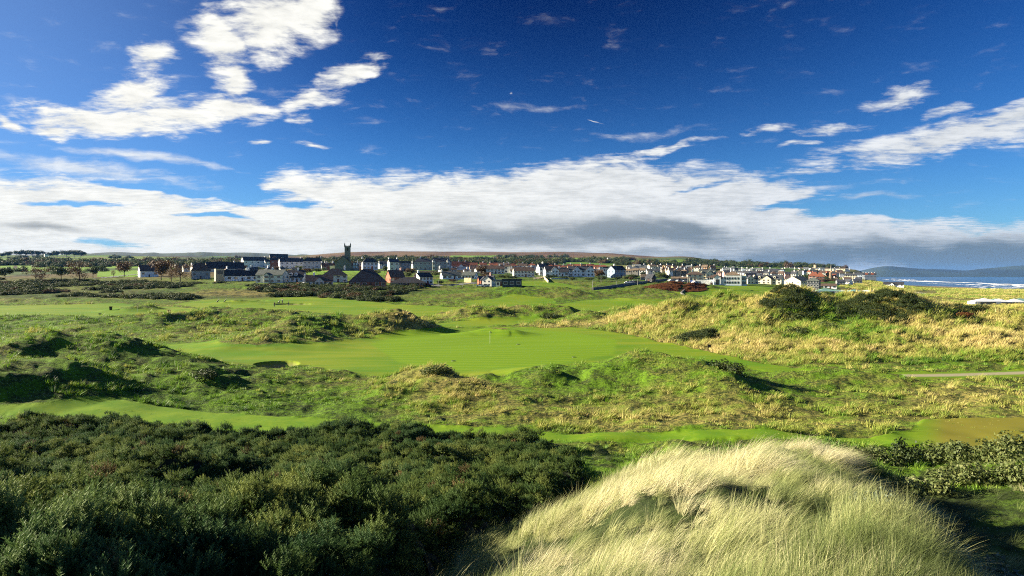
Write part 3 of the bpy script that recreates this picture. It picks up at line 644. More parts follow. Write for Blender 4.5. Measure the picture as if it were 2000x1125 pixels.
def build_grass():
    g = np.random.default_rng(11)
    # dune grass beyond the big dune
    big = [mesh_np('dune_tussock', *blades(40, .4, .9, .09, 2, .6, .7, 350+i, 1.1), M_TUFT) for i in range(3)]
    x, y, px = ptrand(16000, 1640, 2250, 235, 1150, g); z = height(x, y); row = HR+F*(E-z)/y
    k = (z > 1.6) & ~((np.abs(row-571) < 3.2) & (px < 1830) & (px > 1650)) & (fbm(x*.05, y*.02, 3, 85) > -.25); x, y, px, z = x[k], y[k], px[k], z[k]; n = len(x); s = g.uniform(.8, 1.4, n)*np.clip(y/300, 1, 3.2)
    scatter('dune_grass', np.stack([x, y, z-.05], 1), np.stack([g.normal(0, .1, n), g.normal(0, .1, n), g.normal(0, .6, n)], 1), np.stack([s*1.5, s*1.5, s*.6], 1), g.integers(0, 3, n), big, 'golden dune grass between the big dune and the beach', 'grass', np.clip(.66+.25*fbm(x*.02, y*.01, 3, 66)+g.normal(0, .1, n), 0, 1))
    # foreground marram
    near = [mesh_np('marram', *blades(nb, .14, 1.0, .0085, 6, ln_, sp_, 100+i, cu_), M_MARRAM) for i, (nb, ln_, sp_, cu_) in enumerate([(60,1.5,.35,1.2),(50,1.2,.55,1.2),(60,1.8,.3,1.1),(44,.9,.9,1.1),(50,1.35,.6,1.2),(36,.5,1.15,1.0)])]
    cx, cy, cp = ptrand(430, 640, 2300, 5.0, 44, g); w = chain(cx, cy, FRONT, 1.7); gz = gorse_mask(cx, cy); mow, _ = zones(cx, cy)
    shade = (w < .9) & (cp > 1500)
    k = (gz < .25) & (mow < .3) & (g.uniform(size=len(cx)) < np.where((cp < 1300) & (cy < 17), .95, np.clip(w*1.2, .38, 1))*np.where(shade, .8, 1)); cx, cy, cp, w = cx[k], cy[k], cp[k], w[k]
    cx = np.append(cx, [6.2, 6.9, 4.4, 5.0, 24.5, 21.5, 22.5]); cy = np.append(cy, [34.5, 34, 26, 25, 33, 31, 24]); cp = pxof(cx, cy); w = chain(cx, cy, FRONT, 1.7)
    hl = fbm(cx*.55+7, cy*.4, 3, 86); k = (hl > -.22) | ((cp < 1400) & (cy < 12)); cx, cy, cp, w, hl = cx[k], cy[k], cp[k], w[k], hl[k]
    cr = g.uniform(.35, .85, len(cx))*np.clip(cy/12, .8, 1.5); nt_ = (26*(cr/.6)**1.3+8).astype(int); ci_ = np.repeat(np.arange(len(cx)), nt_); n = len(ci_)
    rr = cr[ci_]*np.sqrt(g.uniform(size=n)); aa = g.uniform(0, 6.283, n); ox, oy = rr*np.cos(aa), rr*np.sin(aa); x, y = cx[ci_]+ox*1.25, cy[ci_]+oy
    mow, _ = zones(x, y); kk = (mow < .3) & (y > 4.2); x, y, ox, oy, rr, ci_ = x[kk], y[kk], ox[kk], oy[kk], rr[kk], ci_[kk]; n = len(x); q = rr/cr[ci_]; wl = chain(x, y, FRONT, 1.7)
    wa = .15+.5*fbm(x*.15, y*.15, 2, 88); rz = np.arctan2(np.sin(wa)+.55*oy/cr[ci_], np.cos(wa)+.45*ox/cr[ci_])+g.normal(0, .16, n)
    csc = g.uniform(.62, 1.2, len(cx)); ct = np.clip(.50+.22*np.clip(w/2, 0, 1)+g.normal(0, .2, len(cx))-.36*np.clip((cp-1440)/120, 0, 1)*(cy < 24)+.45*hl, .1, 1)  # tone drops right of the crest: that side's shade put into the blade colour
    sc = csc[ci_]*g.uniform(.75, 1.1, n)*(1-.35*q**2)*np.clip(.62+.2*wl, .62, .95); ws = np.clip(y/13, 1, 2.0)
    cv = g.integers(0, 5, len(cx)); vi = np.where(g.uniform(size=n) < .7, cv[ci_], g.integers(0, 6, n)); vi = np.where((pxof(x, y) > 1480) & (wl < 1.2) & (g.uniform(size=n) < .6), 5, vi)
    # lower in-between growth
    x2, y2, p2 = ptrand(9000, 560, 2500, 4.2, 46, g); w2 = chain(x2, y2, FRONT, 1.7); gz = gorse_mask(x2, y2); mow, _ = zones(x2, y2)
    k = (gz < .5) & (mow < .4) & (g.uniform(size=len(x2)) < np.where(p2 < 1500, .38, .85)); x2, y2, p2, w2 = x2[k], y2[k], p2[k], w2[k]; m2 = len(x2)
    x, y = np.append(x, x2), np.append(y, y2); rz = np.append(rz, g.normal(.2, .5, m2)); sc = np.append(sc, g.uniform(.28, .5, m2)); ws = np.append(ws, np.clip(y2/11, 1, 2.6)); vi = np.append(vi, g.integers(0, 6, m2))
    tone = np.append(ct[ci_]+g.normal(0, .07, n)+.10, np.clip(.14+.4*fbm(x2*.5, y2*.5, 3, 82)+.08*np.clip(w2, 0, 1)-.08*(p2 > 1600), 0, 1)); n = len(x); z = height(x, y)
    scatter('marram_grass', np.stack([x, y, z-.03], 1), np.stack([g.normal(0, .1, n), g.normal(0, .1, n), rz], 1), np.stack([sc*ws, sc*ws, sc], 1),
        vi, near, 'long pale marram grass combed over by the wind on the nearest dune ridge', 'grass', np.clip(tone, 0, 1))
    # rough grass tussocks over the links
    short = [mesh_np('tussock', *blades(26, .26, .36, .035, 2, .35, .7, 200+i), M_TUFT) for i in range(3)]
    tall = [mesh_np('tussock_tall', *blades(34, .26, .85, .034, 3, .6, .6, 300+i, 1.2), M_TUFT) for i in range(3)]
    x, y, px = ptrand(110000, -120, 2150, 30, 250, g)
    mow, _ = zones(x, y); gz = gorse_mask(x, y); dr = dryness(x, y); z = height(x, y, mow)
    tr = np.interp(px, [1690, 1850, 2000, 2300], [735.5, 732.5, 727.5, 716]); row = HR+F*(E-z)/y
    keep = ((mow < .35) | ((y < 74) & (g.uniform(size=len(x)) < .22))) & (gz < .2) & ~((px > 1690) & (np.abs(row-tr) < 4.5)); clump = fbm(x*.35, y*.35, 3, 84)
    keep &= g.uniform(size=len(x)) < np.where((px > 1190) & (y > 92), .75, .20)+.8*clump
    for bx_, d, rx, ry, dep in BUNK:
        bx, by = P(bx_, d); keep &= ((x-bx)/max(rx, .1))**2+((y-by)/ry)**2 > 1.4
    x, y, px, z, dr, clump = (q[keep] for q in (x, y, px, z, dr, clump)); n = len(x)
    dune = (px > 1190) & (y > 92)
    T = (g.uniform(size=n) < np.where(dune, .75, .06+.5*(clump > .22)*(dr > .4))) | (((px < 360) & (y > 60) & (y < 92)) & (g.uniform(size=n) < .5))
    vi = np.where(T, g.integers(3, 6, n), g.integers(0, 3, n)); T &= mow[keep] < .35; sc = g.uniform(.6, 1.35, n)*np.clip(y/90, .8, 1.7)*np.where(mow[keep] < .35, 1, .38); vi = np.where(T, g.integers(3, 6, n), g.integers(0, 3, n))
    tone = np.clip(dr*.95+g.normal(0, .08, n)+.22*clump, 0, 1)
    scatter('rough_grass', np.stack([x, y, z-.02], 1), np.stack([g.normal(0, .15, n), g.normal(0, .15, n), g.normal(.2, .7, n)], 1), np.stack([sc*1.25, sc*1.25, sc*.85], 1), vi, short+tall,
        'tussocky rough grass, green and straw, covering the humps between the fairways', 'grass', tone)
def gorse_mask(x, y):
    px = pxof(x, y)
    right = np.interp(y, [3, 6, 8, 10, 14, 20, 26, 32, 40, 46, 50], [480, 640, 720, 790, 890, 1010, 1095, 1140, 1125, 1080, 1010])
    wob = fbm(x*.3, y*.3, 3, 91)
    m = np.clip((right-px)/F*y/1.2+wob*.8, 0, 1)
    far = np.interp(px, [-400, 0, 60, 150, 260, 360, 450, 560, 640, 760, 860, 960, 1030, 1100, 1200], [50, 51, 53, 55.5, 55, 52.5, 51, 51, 52.5, 52.5, 49.5, 46.5, 48.5, 45, 40])
    m = m*np.clip((far-y)/1.6+wob*.6, 0, 1)
    gl = np.interp(px, [-300, 0, 150, 330, 420], [29, 33.5, 38, 44, 47]); gap = np.exp(-((y-gl)/1.5)**2)*np.clip((420-px)/60, 0, 1)
    return m*np.clip(1-1.25*gap, 0, 1)
def gorse_h(x, y):
    m = gorse_mask(x, y); wx = x+.5*fbm(x*.7, y*.7, 2, 92); wy = y+.5*fbm(x*.7, y*.7, 2, 93)
    def bump(s, sd): v = np.abs(vn(wx/s, wy/s, sd)-.5)*2; return 1-v**1.3
    h = .85+.5*fbm(x*.16, y*.16, 3, 94)+1.35*(bump(2.4, 95)-.5)+.75*(bump(1.05, 96)-.5)
    h = np.maximum(h, .1)*np.clip((54-y)/18, .55, 1)
    return m, h*np.clip(m*1.5, 0, 1)**.6
def build_gorse():
    g = np.random.default_rng(21)
    xs = np.arange(-44, 9, .17); ys = np.arange(4.5, 57, .17); X, Y = np.meshgrid(xs, ys); x = X.ravel(); y = Y.ravel()
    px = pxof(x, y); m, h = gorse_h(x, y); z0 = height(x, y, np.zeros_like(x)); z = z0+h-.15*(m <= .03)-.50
    ok = (m > .02) & (px > -420); idx = np.arange(len(x)).reshape(X.shape)
    q = np.stack([idx[:-1, :-1], idx[:-1, 1:], idx[1:, 1:], idx[1:, :-1]], -1).reshape(-1, 4); q = q[ok[q].all(1)]
    used = np.unique(q); mp = -np.ones(len(x), int); mp[used] = np.arange(len(used))
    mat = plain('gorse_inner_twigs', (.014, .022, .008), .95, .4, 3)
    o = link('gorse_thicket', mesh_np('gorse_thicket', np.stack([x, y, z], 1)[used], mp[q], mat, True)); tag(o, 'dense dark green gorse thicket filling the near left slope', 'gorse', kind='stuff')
    def lump(seed, ns, nl=18, wd_=.010):
        q = np.random.default_rng(seed); V = []
        for i in range(ns):
            a = q.uniform(0, 6.283); u = q.uniform(.05, 1)**.7; d = np.array([math.sqrt(1-u*u)*math.cos(a), math.sqrt(1-u*u)*math.sin(a), u]); b = d*np.array([.20, .20, .16])*q.uniform(.6, 1.25)
            d = d+np.array([q.normal()*.25, q.normal()*.25, .75]); d /= np.linalg.norm(d); L = .20*q.uniform(.6, 1.35)
            for k in range(nl):
                t = .12+.88*k/(nl-1); c = b+d*L*t; ph = k*2.4+a; o = np.array([math.cos(ph), math.sin(ph), .5]); o -= d*np.dot(o, d)*.4; o /= np.linalg.norm(o)
                s_ = np.cross(o, d); s_ /= np.linalg.norm(s_); ll = .060*(1.3-t*.8); V += [c-s_*wd_, c+s_*wd_, c+o*ll+d*ll*.6]
        return np.array(V), np.arange(len(V)).reshape(-1, 3)
    M_GB = foliage_mat('gorse_blue_green', [(.030, .070, .026), (.080, .140, .046), (.17, .225, .070)], .25, spec=.05, attr='tone')
    M_GD = foliage_mat('gorse_dead_brown', [(.05, .04, .02), (.11, .085, .035), (.20, .14, .06)], .15, spec=.05, attr='tone')
    var = [mesh_np('gorse_lump', *lump(400+i, 44), M_GORSE) for i in range(4)]+[mesh_np('gorse_lump_blue', *lump(410+i, 44), M_GB) for i in range(2)]+[mesh_np('gorse_lump_brown', *lump(420, 34), M_GD)]
    N = 20000; y = np.sqrt(g.uniform(6.2**2, 56**2, N)); px = g.uniform(-160, 1230, N); x = (px-1000)/F*y
    y3 = np.exp(g.uniform(math.log(6), math.log(18), 2600)); p3 = g.uniform(-160, 1230, 2600); x = np.append(x, (p3-1000)/F*y3); y = np.append(y, y3)
    m, h = gorse_h(x, y); k = m > .10; x, y, m, h = x[k], y[k], m[k], h[k]
    z0 = height(x, y, np.zeros_like(x)); n = len(x); sc = .82*g.uniform(.55, 1.4, n)*np.clip(m*2, .5, 1)*np.clip(.8+y/120, .8, 1.2); species = fbm(x*.18, y*.18, 3, 98)
    vi = np.where(species+g.normal(0, .12, n) > .22, g.integers(4, 6, n), g.integers(0, 4, n)); vi = np.where(g.uniform(size=n) < .018, 6, vi)
    tone = np.clip(.42+.45*fbm(x*.7, y*.7, 3, 97)+.3*(h-.9)+g.normal(0, .16, n), 0, 1)
    global LUMPS; LUMPS = [lump(440+i, 26, 8, .018)[0] for i in range(3)]
    scatter('gorse_shoots', np.stack([x, y, z0+h-.30+g.normal(0, .17, n)], 1), np.stack([g.normal(0, .2, n), g.normal(0, .2, n), g.uniform(0, 6.28, n)], 1), np.stack([sc, sc, sc*g.uniform(.8, 1.25, n)], 1), vi, var, None, None, tone, parent=o)
    # stray grass stems poking through the gorse
build_gorse(); build_grass()

def gorse_patch(px, d, rx, ry, h, n, label, seed, mats=4, parentless=True):
    g = np.random.default_rng(seed); cx_, cy_ = P(px, d); a = g.uniform(0, 6.283, n); r = np.sqrt(g.uniform(size=n)); x = cx_+rx*r*np.cos(a)*(1+.15*np.sin(3*a+seed)); y = cy_+ry*r*np.sin(a)
    z = height(x, y)+h*np.sqrt(np.clip(1-r**2.2, 0, 1))*(.72+.35*fbm(x*.4, y*.4, 2, seed))-.35; s_ = g.uniform(1.6, 2.6, n)
    vi_ = g.integers(0, 3, n); rz = g.uniform(0, 6.283, n); c_, sn = np.cos(rz), np.sin(rz); VV = []
    for k in range(3):
        L = LUMPS[k]; q = vi_ == k; T = np.einsum('i,vj->ivj', s_[q], L); VV.append(np.stack([T[:, :, 0]*c_[q, None]-T[:, :, 1]*sn[q, None]+x[q, None], T[:, :, 0]*sn[q, None]+T[:, :, 1]*c_[q, None]+y[q, None], T[:, :, 2]+z[q, None]], -1).reshape(-1, 3))
    V = np.concatenate(VV); V -= np.array([cx_, cy_, H(cx_, cy_)]); return tag(link('gorse_bush', mesh_np('gorse_bush', V, np.arange(len(V)).reshape(-1, 3), M_BUSH), None, (cx_, cy_, H(cx_, cy_))), label, 'gorse bush')
gorse_patch(1722, 129, 7.6, 7.0, 2.3, 420, 'broad dark gorse dome on the top right of the big dune', 61)
gorse_patch(1538, 134, 4.6, 5.0, 1.9, 200, 'dark gorse crowning the middle hump of the big dune', 62)
gorse_patch(1362, 121, 3.6, 3.0, 2.2, 130, 'dark green bush halfway up the face of the big dune', 63)
gorse_patch(1585, 232, 7.5, 6, 2.0, 170, 'dark gorse on the hummock in front of the wide cream gable house', 64)
gorse_patch(1868, 129, 3.6, 2.4, .9, 70, 'low dark gorse patch near the right dune top', 65)
BUSHV = []
def bush_meshes():
    for s in range(4):
        g = np.random.default_rng(500+s); bl = [(g.uniform(-.5, .5), g.uniform(-.45, .45), g.uniform(.15, .45), g.uniform(.25, .5), g.uniform(.25, .45), g.uniform(.25, .5)) for _ in range(8)]
        BUSHV.append(leafcloud(1500, bl, .05, 510+s))
bush_meshes()
def bushmesh(name, k, mat): return mesh_np(name, BUSHV[k][0], BUSHV[k][1], mat)
BM = {(k, n): bushmesh('bush_leaves', k, m) for k in range(4) for n, m in (('dark', M_BUSH), ('olive', M_OLIVE), ('rust', M_RUST), ('aut', M_AUT), ('sage', M_SAGE))}
def bush(px, d, w, h, kind, label, k=0, group=None, name='bush', cat='bush', rz=None):
    x, y = P(px, d); o = link(name, BM[(k % 4, kind)], None, (x, y, H(x, y)-.1*h)); o.scale = (w/1.5, w/1.6, h/.85); o.rotation_euler = (0, 0, rz if rz is not None else random.uniform(0, 6.28))
    return tag(o, label, cat, group)
for i, (px, d, w, h, kd, lb) in enumerate([

 (1330,119,3.5,1.6,'dark','small dark bush at the left foot of the bush on the dune face'),

 (1575,129,6,1.8,'dark','dark bush running down right of the dune-top bush'),



 (1788,127,4.5,1.5,'dark','small dark bush below the right end of the broad gorse mass'),

 (1905,129,5,1.3,'dark','low dark patch of scrub near the dune top, toward the white tents'),
 (1880,124,3.6,.9,'rust','rust red bracken patch on the upper right dune'),
 (1560,118,4,1.5,'dark','shadowy bush in the gully of the big dune'),
 (1615,116,4,1.2,'olive','olive tussock bush right of the gully in the big dune'),
 (1077,176,6,1.4,'dark','dark flat bush at the foot of the middle mounds'),

 (1548,236,9,1.8,'dark','low dark bush left on the hummock before the cream houses'),
 (1420,72,3.4,1.4,'dark','dark scrub on the right end of the near green mound'),
 (398,71,2.6,1.2,'dark','dark tussock with pale tips on the hump left of the bunker'),
 (850,72,3.2,1.0,'olive','shaggy tussock crowning the small hump in front of the green')]):
    bush(px, d, w, h, kd, lb, i)
for i, (px, d, w, h, kd) in enumerate([(1672,41,2.0,1.2,'olive'),(1722,41,2.4,1.3,'olive'),(1775,41,2.2,1.5,'dark'),(1818,41,2.5,1.2,'olive'),(1862,40,2.6,1.6,'olive'),(1905,39,2.4,1.5,'olive'),(1950,38,2.8,1.6,'olive'),(1996,37,2.8,1.6,'olive'),
        (1880,32,2.4,1.2,'olive'),(1935,31,2.4,1.3,'olive'),(1810,30,2.2,1.1,'olive'),(1760,27,1.8,1.0,'olive'),(2010,30,2.4,1.4,'olive'),(1605,40,1.8,1.0,'olive')]):
    bush(px, d, w, h, kd, ['first','second','third','fourth','fifth','sixth','seventh','eighth','frontmost','olive front','pale middle','small middle','right edge','ridge-end'][i]+' twiggy shrub '+('from the left in the row along the mown walk' if i < 8 else 'below the row of shrubs, right foreground'), i, 'twiggy shrubs in the right foreground', 'shrub', 'shrub')
for i, (px, d, w, h) in enumerate([(1790,15.5,1.5,.7),(1880,14.5,1.6,.8),(1950,14,1.7,.8),(1840,19,1.5,.7),(1925,18,1.7,.8),(1990,17.5,1.6,.9),(1770,22,1.4,.6),(1700,13.5,1.1,.5)]):
    bush(px, d, w, h, 'sage', ['left','middle','right','upper left','upper middle','upper right','highest','lowest and leftmost'][i]+' grey green shrub in the shaded hollow at bottom right', i, 'grey shrubs in the shaded hollow', 'shrub', 'shrub')

def far_scrub():
    g = np.random.default_rng(31)
    ms = [BM[(k, 'dark')] for k in range(4)]+[BM[(0, 'olive')], BM[(1, 'olive')], BM[(2, 'aut')]]
    x, y, px = ptrand(9000, -150, 1180, 235, 500, g); row = HR+F*base(x, y)/y
    top = np.interp(px, [-150, 0, 400, 500, 680, 850, 1000, 1180], [546, 546, 552, 556, 561, 562, 563, 566]); bot = np.interp(px, [-150, 0, 150, 350, 520, 700, 850, 1000, 1180], [577, 577, 580, 586, 582, 587, 590, 587, 583])
    cl = fbm(x*.035, y*.022, 3, 101); mow, _ = zones(x, y)
    k = (row > top) & (row < bot) & (cl > .10+.15*np.clip((px-600)/300, 0, 1)) & (mow < .2); x, y, cl = x[k], y[k], cl[k]; n = len(x)
    s = g.uniform(2.2, 4.4, n); hh = g.uniform(1.0, 2.2, n)*(1+cl)
    scatter('scrub', np.stack([x, y, height(x, y)-.3], 1), np.stack([np.zeros(n), np.zeros(n), g.uniform(0, 6.28, n)], 1), np.stack([s, s, hh], 1), np.where(g.uniform(size=n) < .8, g.integers(0, 4, n), g.integers(4, 7, n)), ms,
        'dark gorse and bramble scrub between the far fairways and the houses', 'scrub')
    # woods and hedgerow trees behind the town
    x, y, px = ptrand(9000, -200, 1650, 560, 2600, g); cl = fbm(x*.006, y*.006, 3, 103); z = height(x, y)
    row = HR+F*(E-z)/y
    band = (np.abs(row-np.interp(px, [0, 400, 700, 900, 1100, 1300, 1450, 1650], [519, 516, 514, 512.5, 513, 516, 520, 523])) < np.interp(px, [0, 800, 1300, 1600], [4, 3.5, 3, 1.2])) & (cl > -.25)
    k = band | (cl > .42) & (y > 750); x, y, z = x[k], y[k], z[k]; n = len(x); s = g.uniform(6, 12, n)*np.clip(y/1000, .7, 1.6)
    scatter('woodland', np.stack([x, y, z-1], 1), np.stack([np.zeros(n), np.zeros(n), g.uniform(0, 6.28, n)], 1), np.stack([s, s, s*g.uniform(.7, 1.1, n)], 1), g.choice([0, 1, 2, 3, 4, 6], n, p=[.22, .22, .2, .16, .1, .1]), ms,
        'dark woods and hedgerow trees on the farmland beyond the town', 'woodland')
    # bracken bank
    x, y, px = ptrand(2500, 1255, 1395, 325, 395, g); q = ((px-1320)/58)**2+((y-364)/26)**2; gl = np.abs(px-1336-(y-364)*.4) > 5
    k = (q < 1) & gl; x, y = x[k], y[k]; n = len(x); s = g.uniform(1.0, 2.0, n)
    scatter('bracken', np.stack([x, y, height(x, y)-.2], 1), np.stack([np.zeros(n), np.zeros(n), g.uniform(0, 6.28, n)], 1), np.stack([s*1.1, s*1.1, s*.55], 1), g.integers(0, 4, n), [BM[(k_, 'rust')] for k_ in range(4)],
        'rust red bracken covering the bank below the white clubhouse', 'bracken')
far_scrub()

# ------------------------------------------------------------------ buildings
WALL = dict(white=(.80,.80,.77), cream=(.72,.66,.46), pale=(.62,.62,.54), grey=(.34,.35,.33), stone=(.22,.21,.18), dstone=(.15,.15,.135), brick=(.34,.12,.07), dbrick=(.13,.06,.045), blue=(.20,.26,.33), pink=(.62,.38,.32),
            slateclad=(.045,.055,.065), timber=(.45,.36,.24), dark=(.03,.03,.032), peach=(.55,.36,.22), lblue=(.42,.52,.62), green=(.08,.25,.16), sandst=(.42,.34,.2))
ROOF = dict(slate=(.055,.06,.07), brown=(.11,.075,.055), red=(.24,.085,.045), gslate=(.10,.115,.10), lslate=(.15,.165,.17), black=(.036,.036,.04), tan=(.19,.14,.09))
def wm(k): return plain('wall_'+k, WALL[k], .85, .06, .8)
def rm(k): return plain('roof_'+k, ROOF[k], .7, .22, 1.3)
def glass():
    if 'glass' in MATS: return MATS['glass']
    m, nt, b = newmat('window_glass'); b.inputs['Base Color'].default_value = (.02, .028, .035, 1); b.inputs['Roughness'].default_value = .12; b.inputs['Specular IOR Level'].default_value = .6; MATS['glass'] = m; return m
def gable_roof(mb, x0, x1, y0, y1, z0, z1, ov=.35, t=.22, axis='x'):
    ym = (y0+y1)/2; s = (z1-z0)/((y1-y0)/2); e = ov*s
    mb.prism([(y0-ov, z0-e), (ym, z1), (y1+ov, z0-e), (y1+ov, z0-e+t), (ym, z1+t*1.2), (y0-ov, z0-e+t)], axis, x0-ov*.8, x1+ov*.8)
def hip_roof(mb, x0, x1, y0, y1, z0, z1, ov=.4):
    x0 -= ov; x1 += ov; y0 -= ov; y1 += ov; ym = (y0+y1)/2; r = min((y1-y0)/2, (x1-x0)/2)*.92; z0 -= .12
    mb.add([(x0,y0,z0),(x1,y0,z0),(x1,y1,z0),(x0,y1,z0),(x0+r,ym,z1),(x1-r,ym,z1),(x0,y0,z0-.15),(x1,y0,z0-.15),(x1,y1,z0-.15),(x0,y1,z0-.15)],
        [(0,1,5,4),(2,3,4,5),(1,2,5),(3,0,4),(6,9,8,7),(0,6,7,1),(1,7,8,2),(2,8,9,3),(3,9,6,0)])
HOUSES = {}
def house(label, px0, px1, rb, re, rr, yaw=0, roof='g', wall='white', rc='slate', nf=2, nw=4, ch=(), fg=(), dm=(), dep=8.0, door='dbrick', cat='house', name='house', group=None, d=None, chc='white', small=False, porch=None, gwin=2, bay=()):
    pc = (px0+px1)/2; d = d or solve_d(pc, rb); x = (pc-1000)/F*d; W = (px1-px0)/F*d; k = 1/F*d
    dep = min(dep, max(4.0, W*.8)); sy = abs(math.sin(R(yaw))); w = max(W*.45, (W-dep*sy)/math.cos(R(yaw)))
    hw = (rb-re)*k; hr = max((rb-rr)*k, hw+.4); z = E-(rb-HR)*k
    root = empty(name, (x, d+dep/2, z), -math.atan2(x, d)+R(yaw)); tag(root, label, cat, group)
    x0, x1, y0, y1 = -w/2, w/2, -dep/2, dep/2
    b = MB(); b.box(x0, x1, y0, y1, -2.5, hw); 
    if roof == 'g': b.prism([(y0, hw), (y1, hw), (0, hr-.02)], 'x', x0, x1)
    b.build('wall', wm(wall), root)
    rf = MB()
    if roof == 'g': gable_roof(rf, x0, x1, y0, y1, hw, hr)
    elif roof == 'h': hip_roof(rf, x0, x1, y0, y1, hw, hr)
    elif roof == 'f': rf.box(x0-.2, x1+.2, y0-.2, y1+.2, hw+.003, hr)
    ro = rf.build('roof', rm(rc), root)
    for u in ch:
        c = MB(); cx = x0+w*u; c.box(cx-.45, cx+.45, -.4, .4, hr-.8, hr+1.1); c.box(cx-.52, cx+.52, -.47, .47, hr+1.1, hr+1.25)
        for q in (-.2, .2): c.bar((cx+q, 0, hr+1.25), (cx+q, 0, hr+1.6), .12, .1)
        c.build('chimney', wm(chc), ro)
    if small:
        wme = MB().box(-.5, .5, -.04, .0, -.6, .6).mesh('window', glass())
        for i in range(nw): link('window', wme, root, (x0+w*(i+.5)/nw, y0, hw*.5))
        return root
    fh = hw/nf; fgs = [(x0+w*u-wd/2-.3, x0+w*u+wd/2+.3) for u, wd in fg]; ww = min(1.7, w/nw*.55); wh = min(1.35, fh*.5)
    wme = MB().box(-ww/2, ww/2, -.03, .02, -wh/2, wh/2).mesh('window', glass())
    fme = MB().box(-ww/2-.09, ww/2+.09, -.015, .01, -wh/2-.09, wh/2+.09).mesh('window_frame', wm('white' if wall != 'white' else 'grey'))
    dx = x0+w*(.5 if nw % 2 else .5+.5/nw)
    for f in range(nf):
        for i in range(nw):
            cx = x0+w*(i+.5)/nw
            if any(a < cx < b_ for a, b_ in fgs): continue
            if f == 0 and door and abs(cx-dx) < w/nw*.6 and not fgs:
                o = MB().box(-.5, .5, -.05, .02, 0, 2.05).build('door', wm(door), root, (cx, y0, 0)); continue
            o = link('window', wme, root, (cx, y0-.01, fh*f+fh*.55)); link('window_frame', fme, o, (0, .006, 0))
    for s in (-1, 1):     # gable-end windows
        for f in range(nf):
            for i in range(gwin):
                o = link('window', wme, root, (s*(w/2+.01), y0+dep*(i+.5)/gwin, fh*f+fh*.55)); o.rotation_euler = (0, 0, s*R(90)); o.scale = (.6, 1, 1)
    for u, wd in fg:
        cx = x0+w*u; gh = min(hr-.3, hw+wd*.42); pj = 1.3
        g = MB().box(cx-wd/2, cx+wd/2, y0-pj, y0-.003, -2.5, hw); g.prism([(cx-wd/2, hw), (cx+wd/2, hw), (cx, gh)], 'y', y0-pj, y0+2); g.build('front_gable', wm(wall), root)
        r2 = MB(); xm = cx; s_ = (gh-hw)/(wd/2); ov = .3; r2.prism([(cx-wd/2-ov, hw-ov*s_), (xm, gh), (cx+wd/2+ov, hw-ov*s_), (cx+wd/2+ov, hw-ov*s_+.2), (xm, gh+.25), (cx-wd/2-ov, hw-ov*s_+.2)], 'y', y0-pj-.3, y0+2.6); r2.build('gable_roof', rm(rc), root)
        for f in range(nf):
            for q in (-.22, .22): o = link('window', wme, root, (cx+q*wd, y0-pj-.01, fh*f+fh*.55)); o.scale = (.7, 1, 1)
    for u in dm:
        cx = x0+w*u; zc = hw+(hr-hw)*.18; dd = MB().box(cx-.8, cx+.8, y0+.25, y0+2.4, zc, zc+1.2); dd.prism([(cx-.8, zc+1.2), (cx+.8, zc+1.2), (cx, zc+1.8)], 'y', y0+.25, y0+2.4); od = dd.build('dormer', wm('white' if wall in ('white', 'grey') else wall), root)
        MB().box(cx-.5, cx+.5, y0+.2, y0+.27, zc+.25, zc+1.1).build('dormer_window', glass(), od)
    for u in bay:
        cx = x0+w*u; bb = MB(); r_ = 1.6; prof = [(cx-r_, y0-.003), (cx-r_*.6, y0-1.1), (cx+r_*.6, y0-1.1), (cx+r_, y0-.003)]
        bb.add([(a, b_, zz) for zz in (-2.0, hw+.8) for a, b_ in prof], [(0,1,5,4),(1,2,6,5),(2,3,7,6),(3,0,4,7),(4,5,6,7),(0,3,2,1)]); ob = bb.build('bay', wm('pale'), root)
        MB().add([(a, b_, hw+.82) for a, b_ in [(cx-r_-.2, y0), (cx-r_*.6-.1, y0-1.3), (cx+r_*.6+.1, y0-1.3), (cx+r_+.2, y0)]]+[(cx, y0-.2, hw+2.6)], [(0,1,4),(1,2,4),(2,3,4),(3,0,4),(0,3,2,1)]).build('bay_roof', rm('lslate'), ob)
        for f in range(nf): MB().box(cx-.8, cx+.8, y0-1.15, y0-1.08, fh*f+fh*.3, fh*f+fh*.8).build('bay_window', glass(), ob)
    HOUSES[label] = root; return root

house('small white bungalow with brown roof and tall white chimney, beside rusty trees', 266,302,541,529,518, 12,'g','white','brown',1,3,(.8,))
house('grey hipped bungalow half hidden behind the bare brown trees', 370,404,545,528,513,0,'h','grey','brown',1,3)
house('long dark roofed bungalow with pale left gable above the cube house', 400,472,531,524,512,14,'g','cream','black',1,6,(.75,))
r = house('long white modern bungalow with dark roof and timber cube on its left end', 424,498,549,538,528,8,'g','white','black',1,6,(.72,.77),dep=7)
MB().box(-13.2,-8.6,-5.2,2.0,-2,7.0).build('cube_wing', wm('timber'), r); MB().box(-12.3,-9.2,-5.27,-5.2,4.2,6.4).build('cube_window', glass(), r); MB().box(-13.25,-8.55,-5.25,2.05,7.0,7.25).build('cube_parapet', wm('cream'), r)
house('cream two storey house with grey green roof and white right gable, above the gorse', 495,558,553,537,527,-24,'g','pale','gslate',2,4,(.5,),fg=((.45,2.6),),dep=10)
house('white two storey terrace house with black roof and sunlit left gable', 470,518,524,509,502,22,'g','white','slate',2,4,(.95,))
house('lower white extension with slate roof right of the white terrace house', 515,527,524,511,507,10,'g','white','slate',2,2)
house('tall skyline house with black roof and half timbered front gable', 526,561,512,505,496,12,'g','white','black',1,3,(.45,),fg=((.72,6.5),),chc='dbrick')
house('narrow dark brick house with white windows between the two white terraces', 526,545,525,508,503,0,'g','dbrick','black',2,2)
house('long white house with black roof and red porch below the skyline gable house', 543,590,525,511,504,12,'g','white','slate',2,5,(.9,),chc='white')
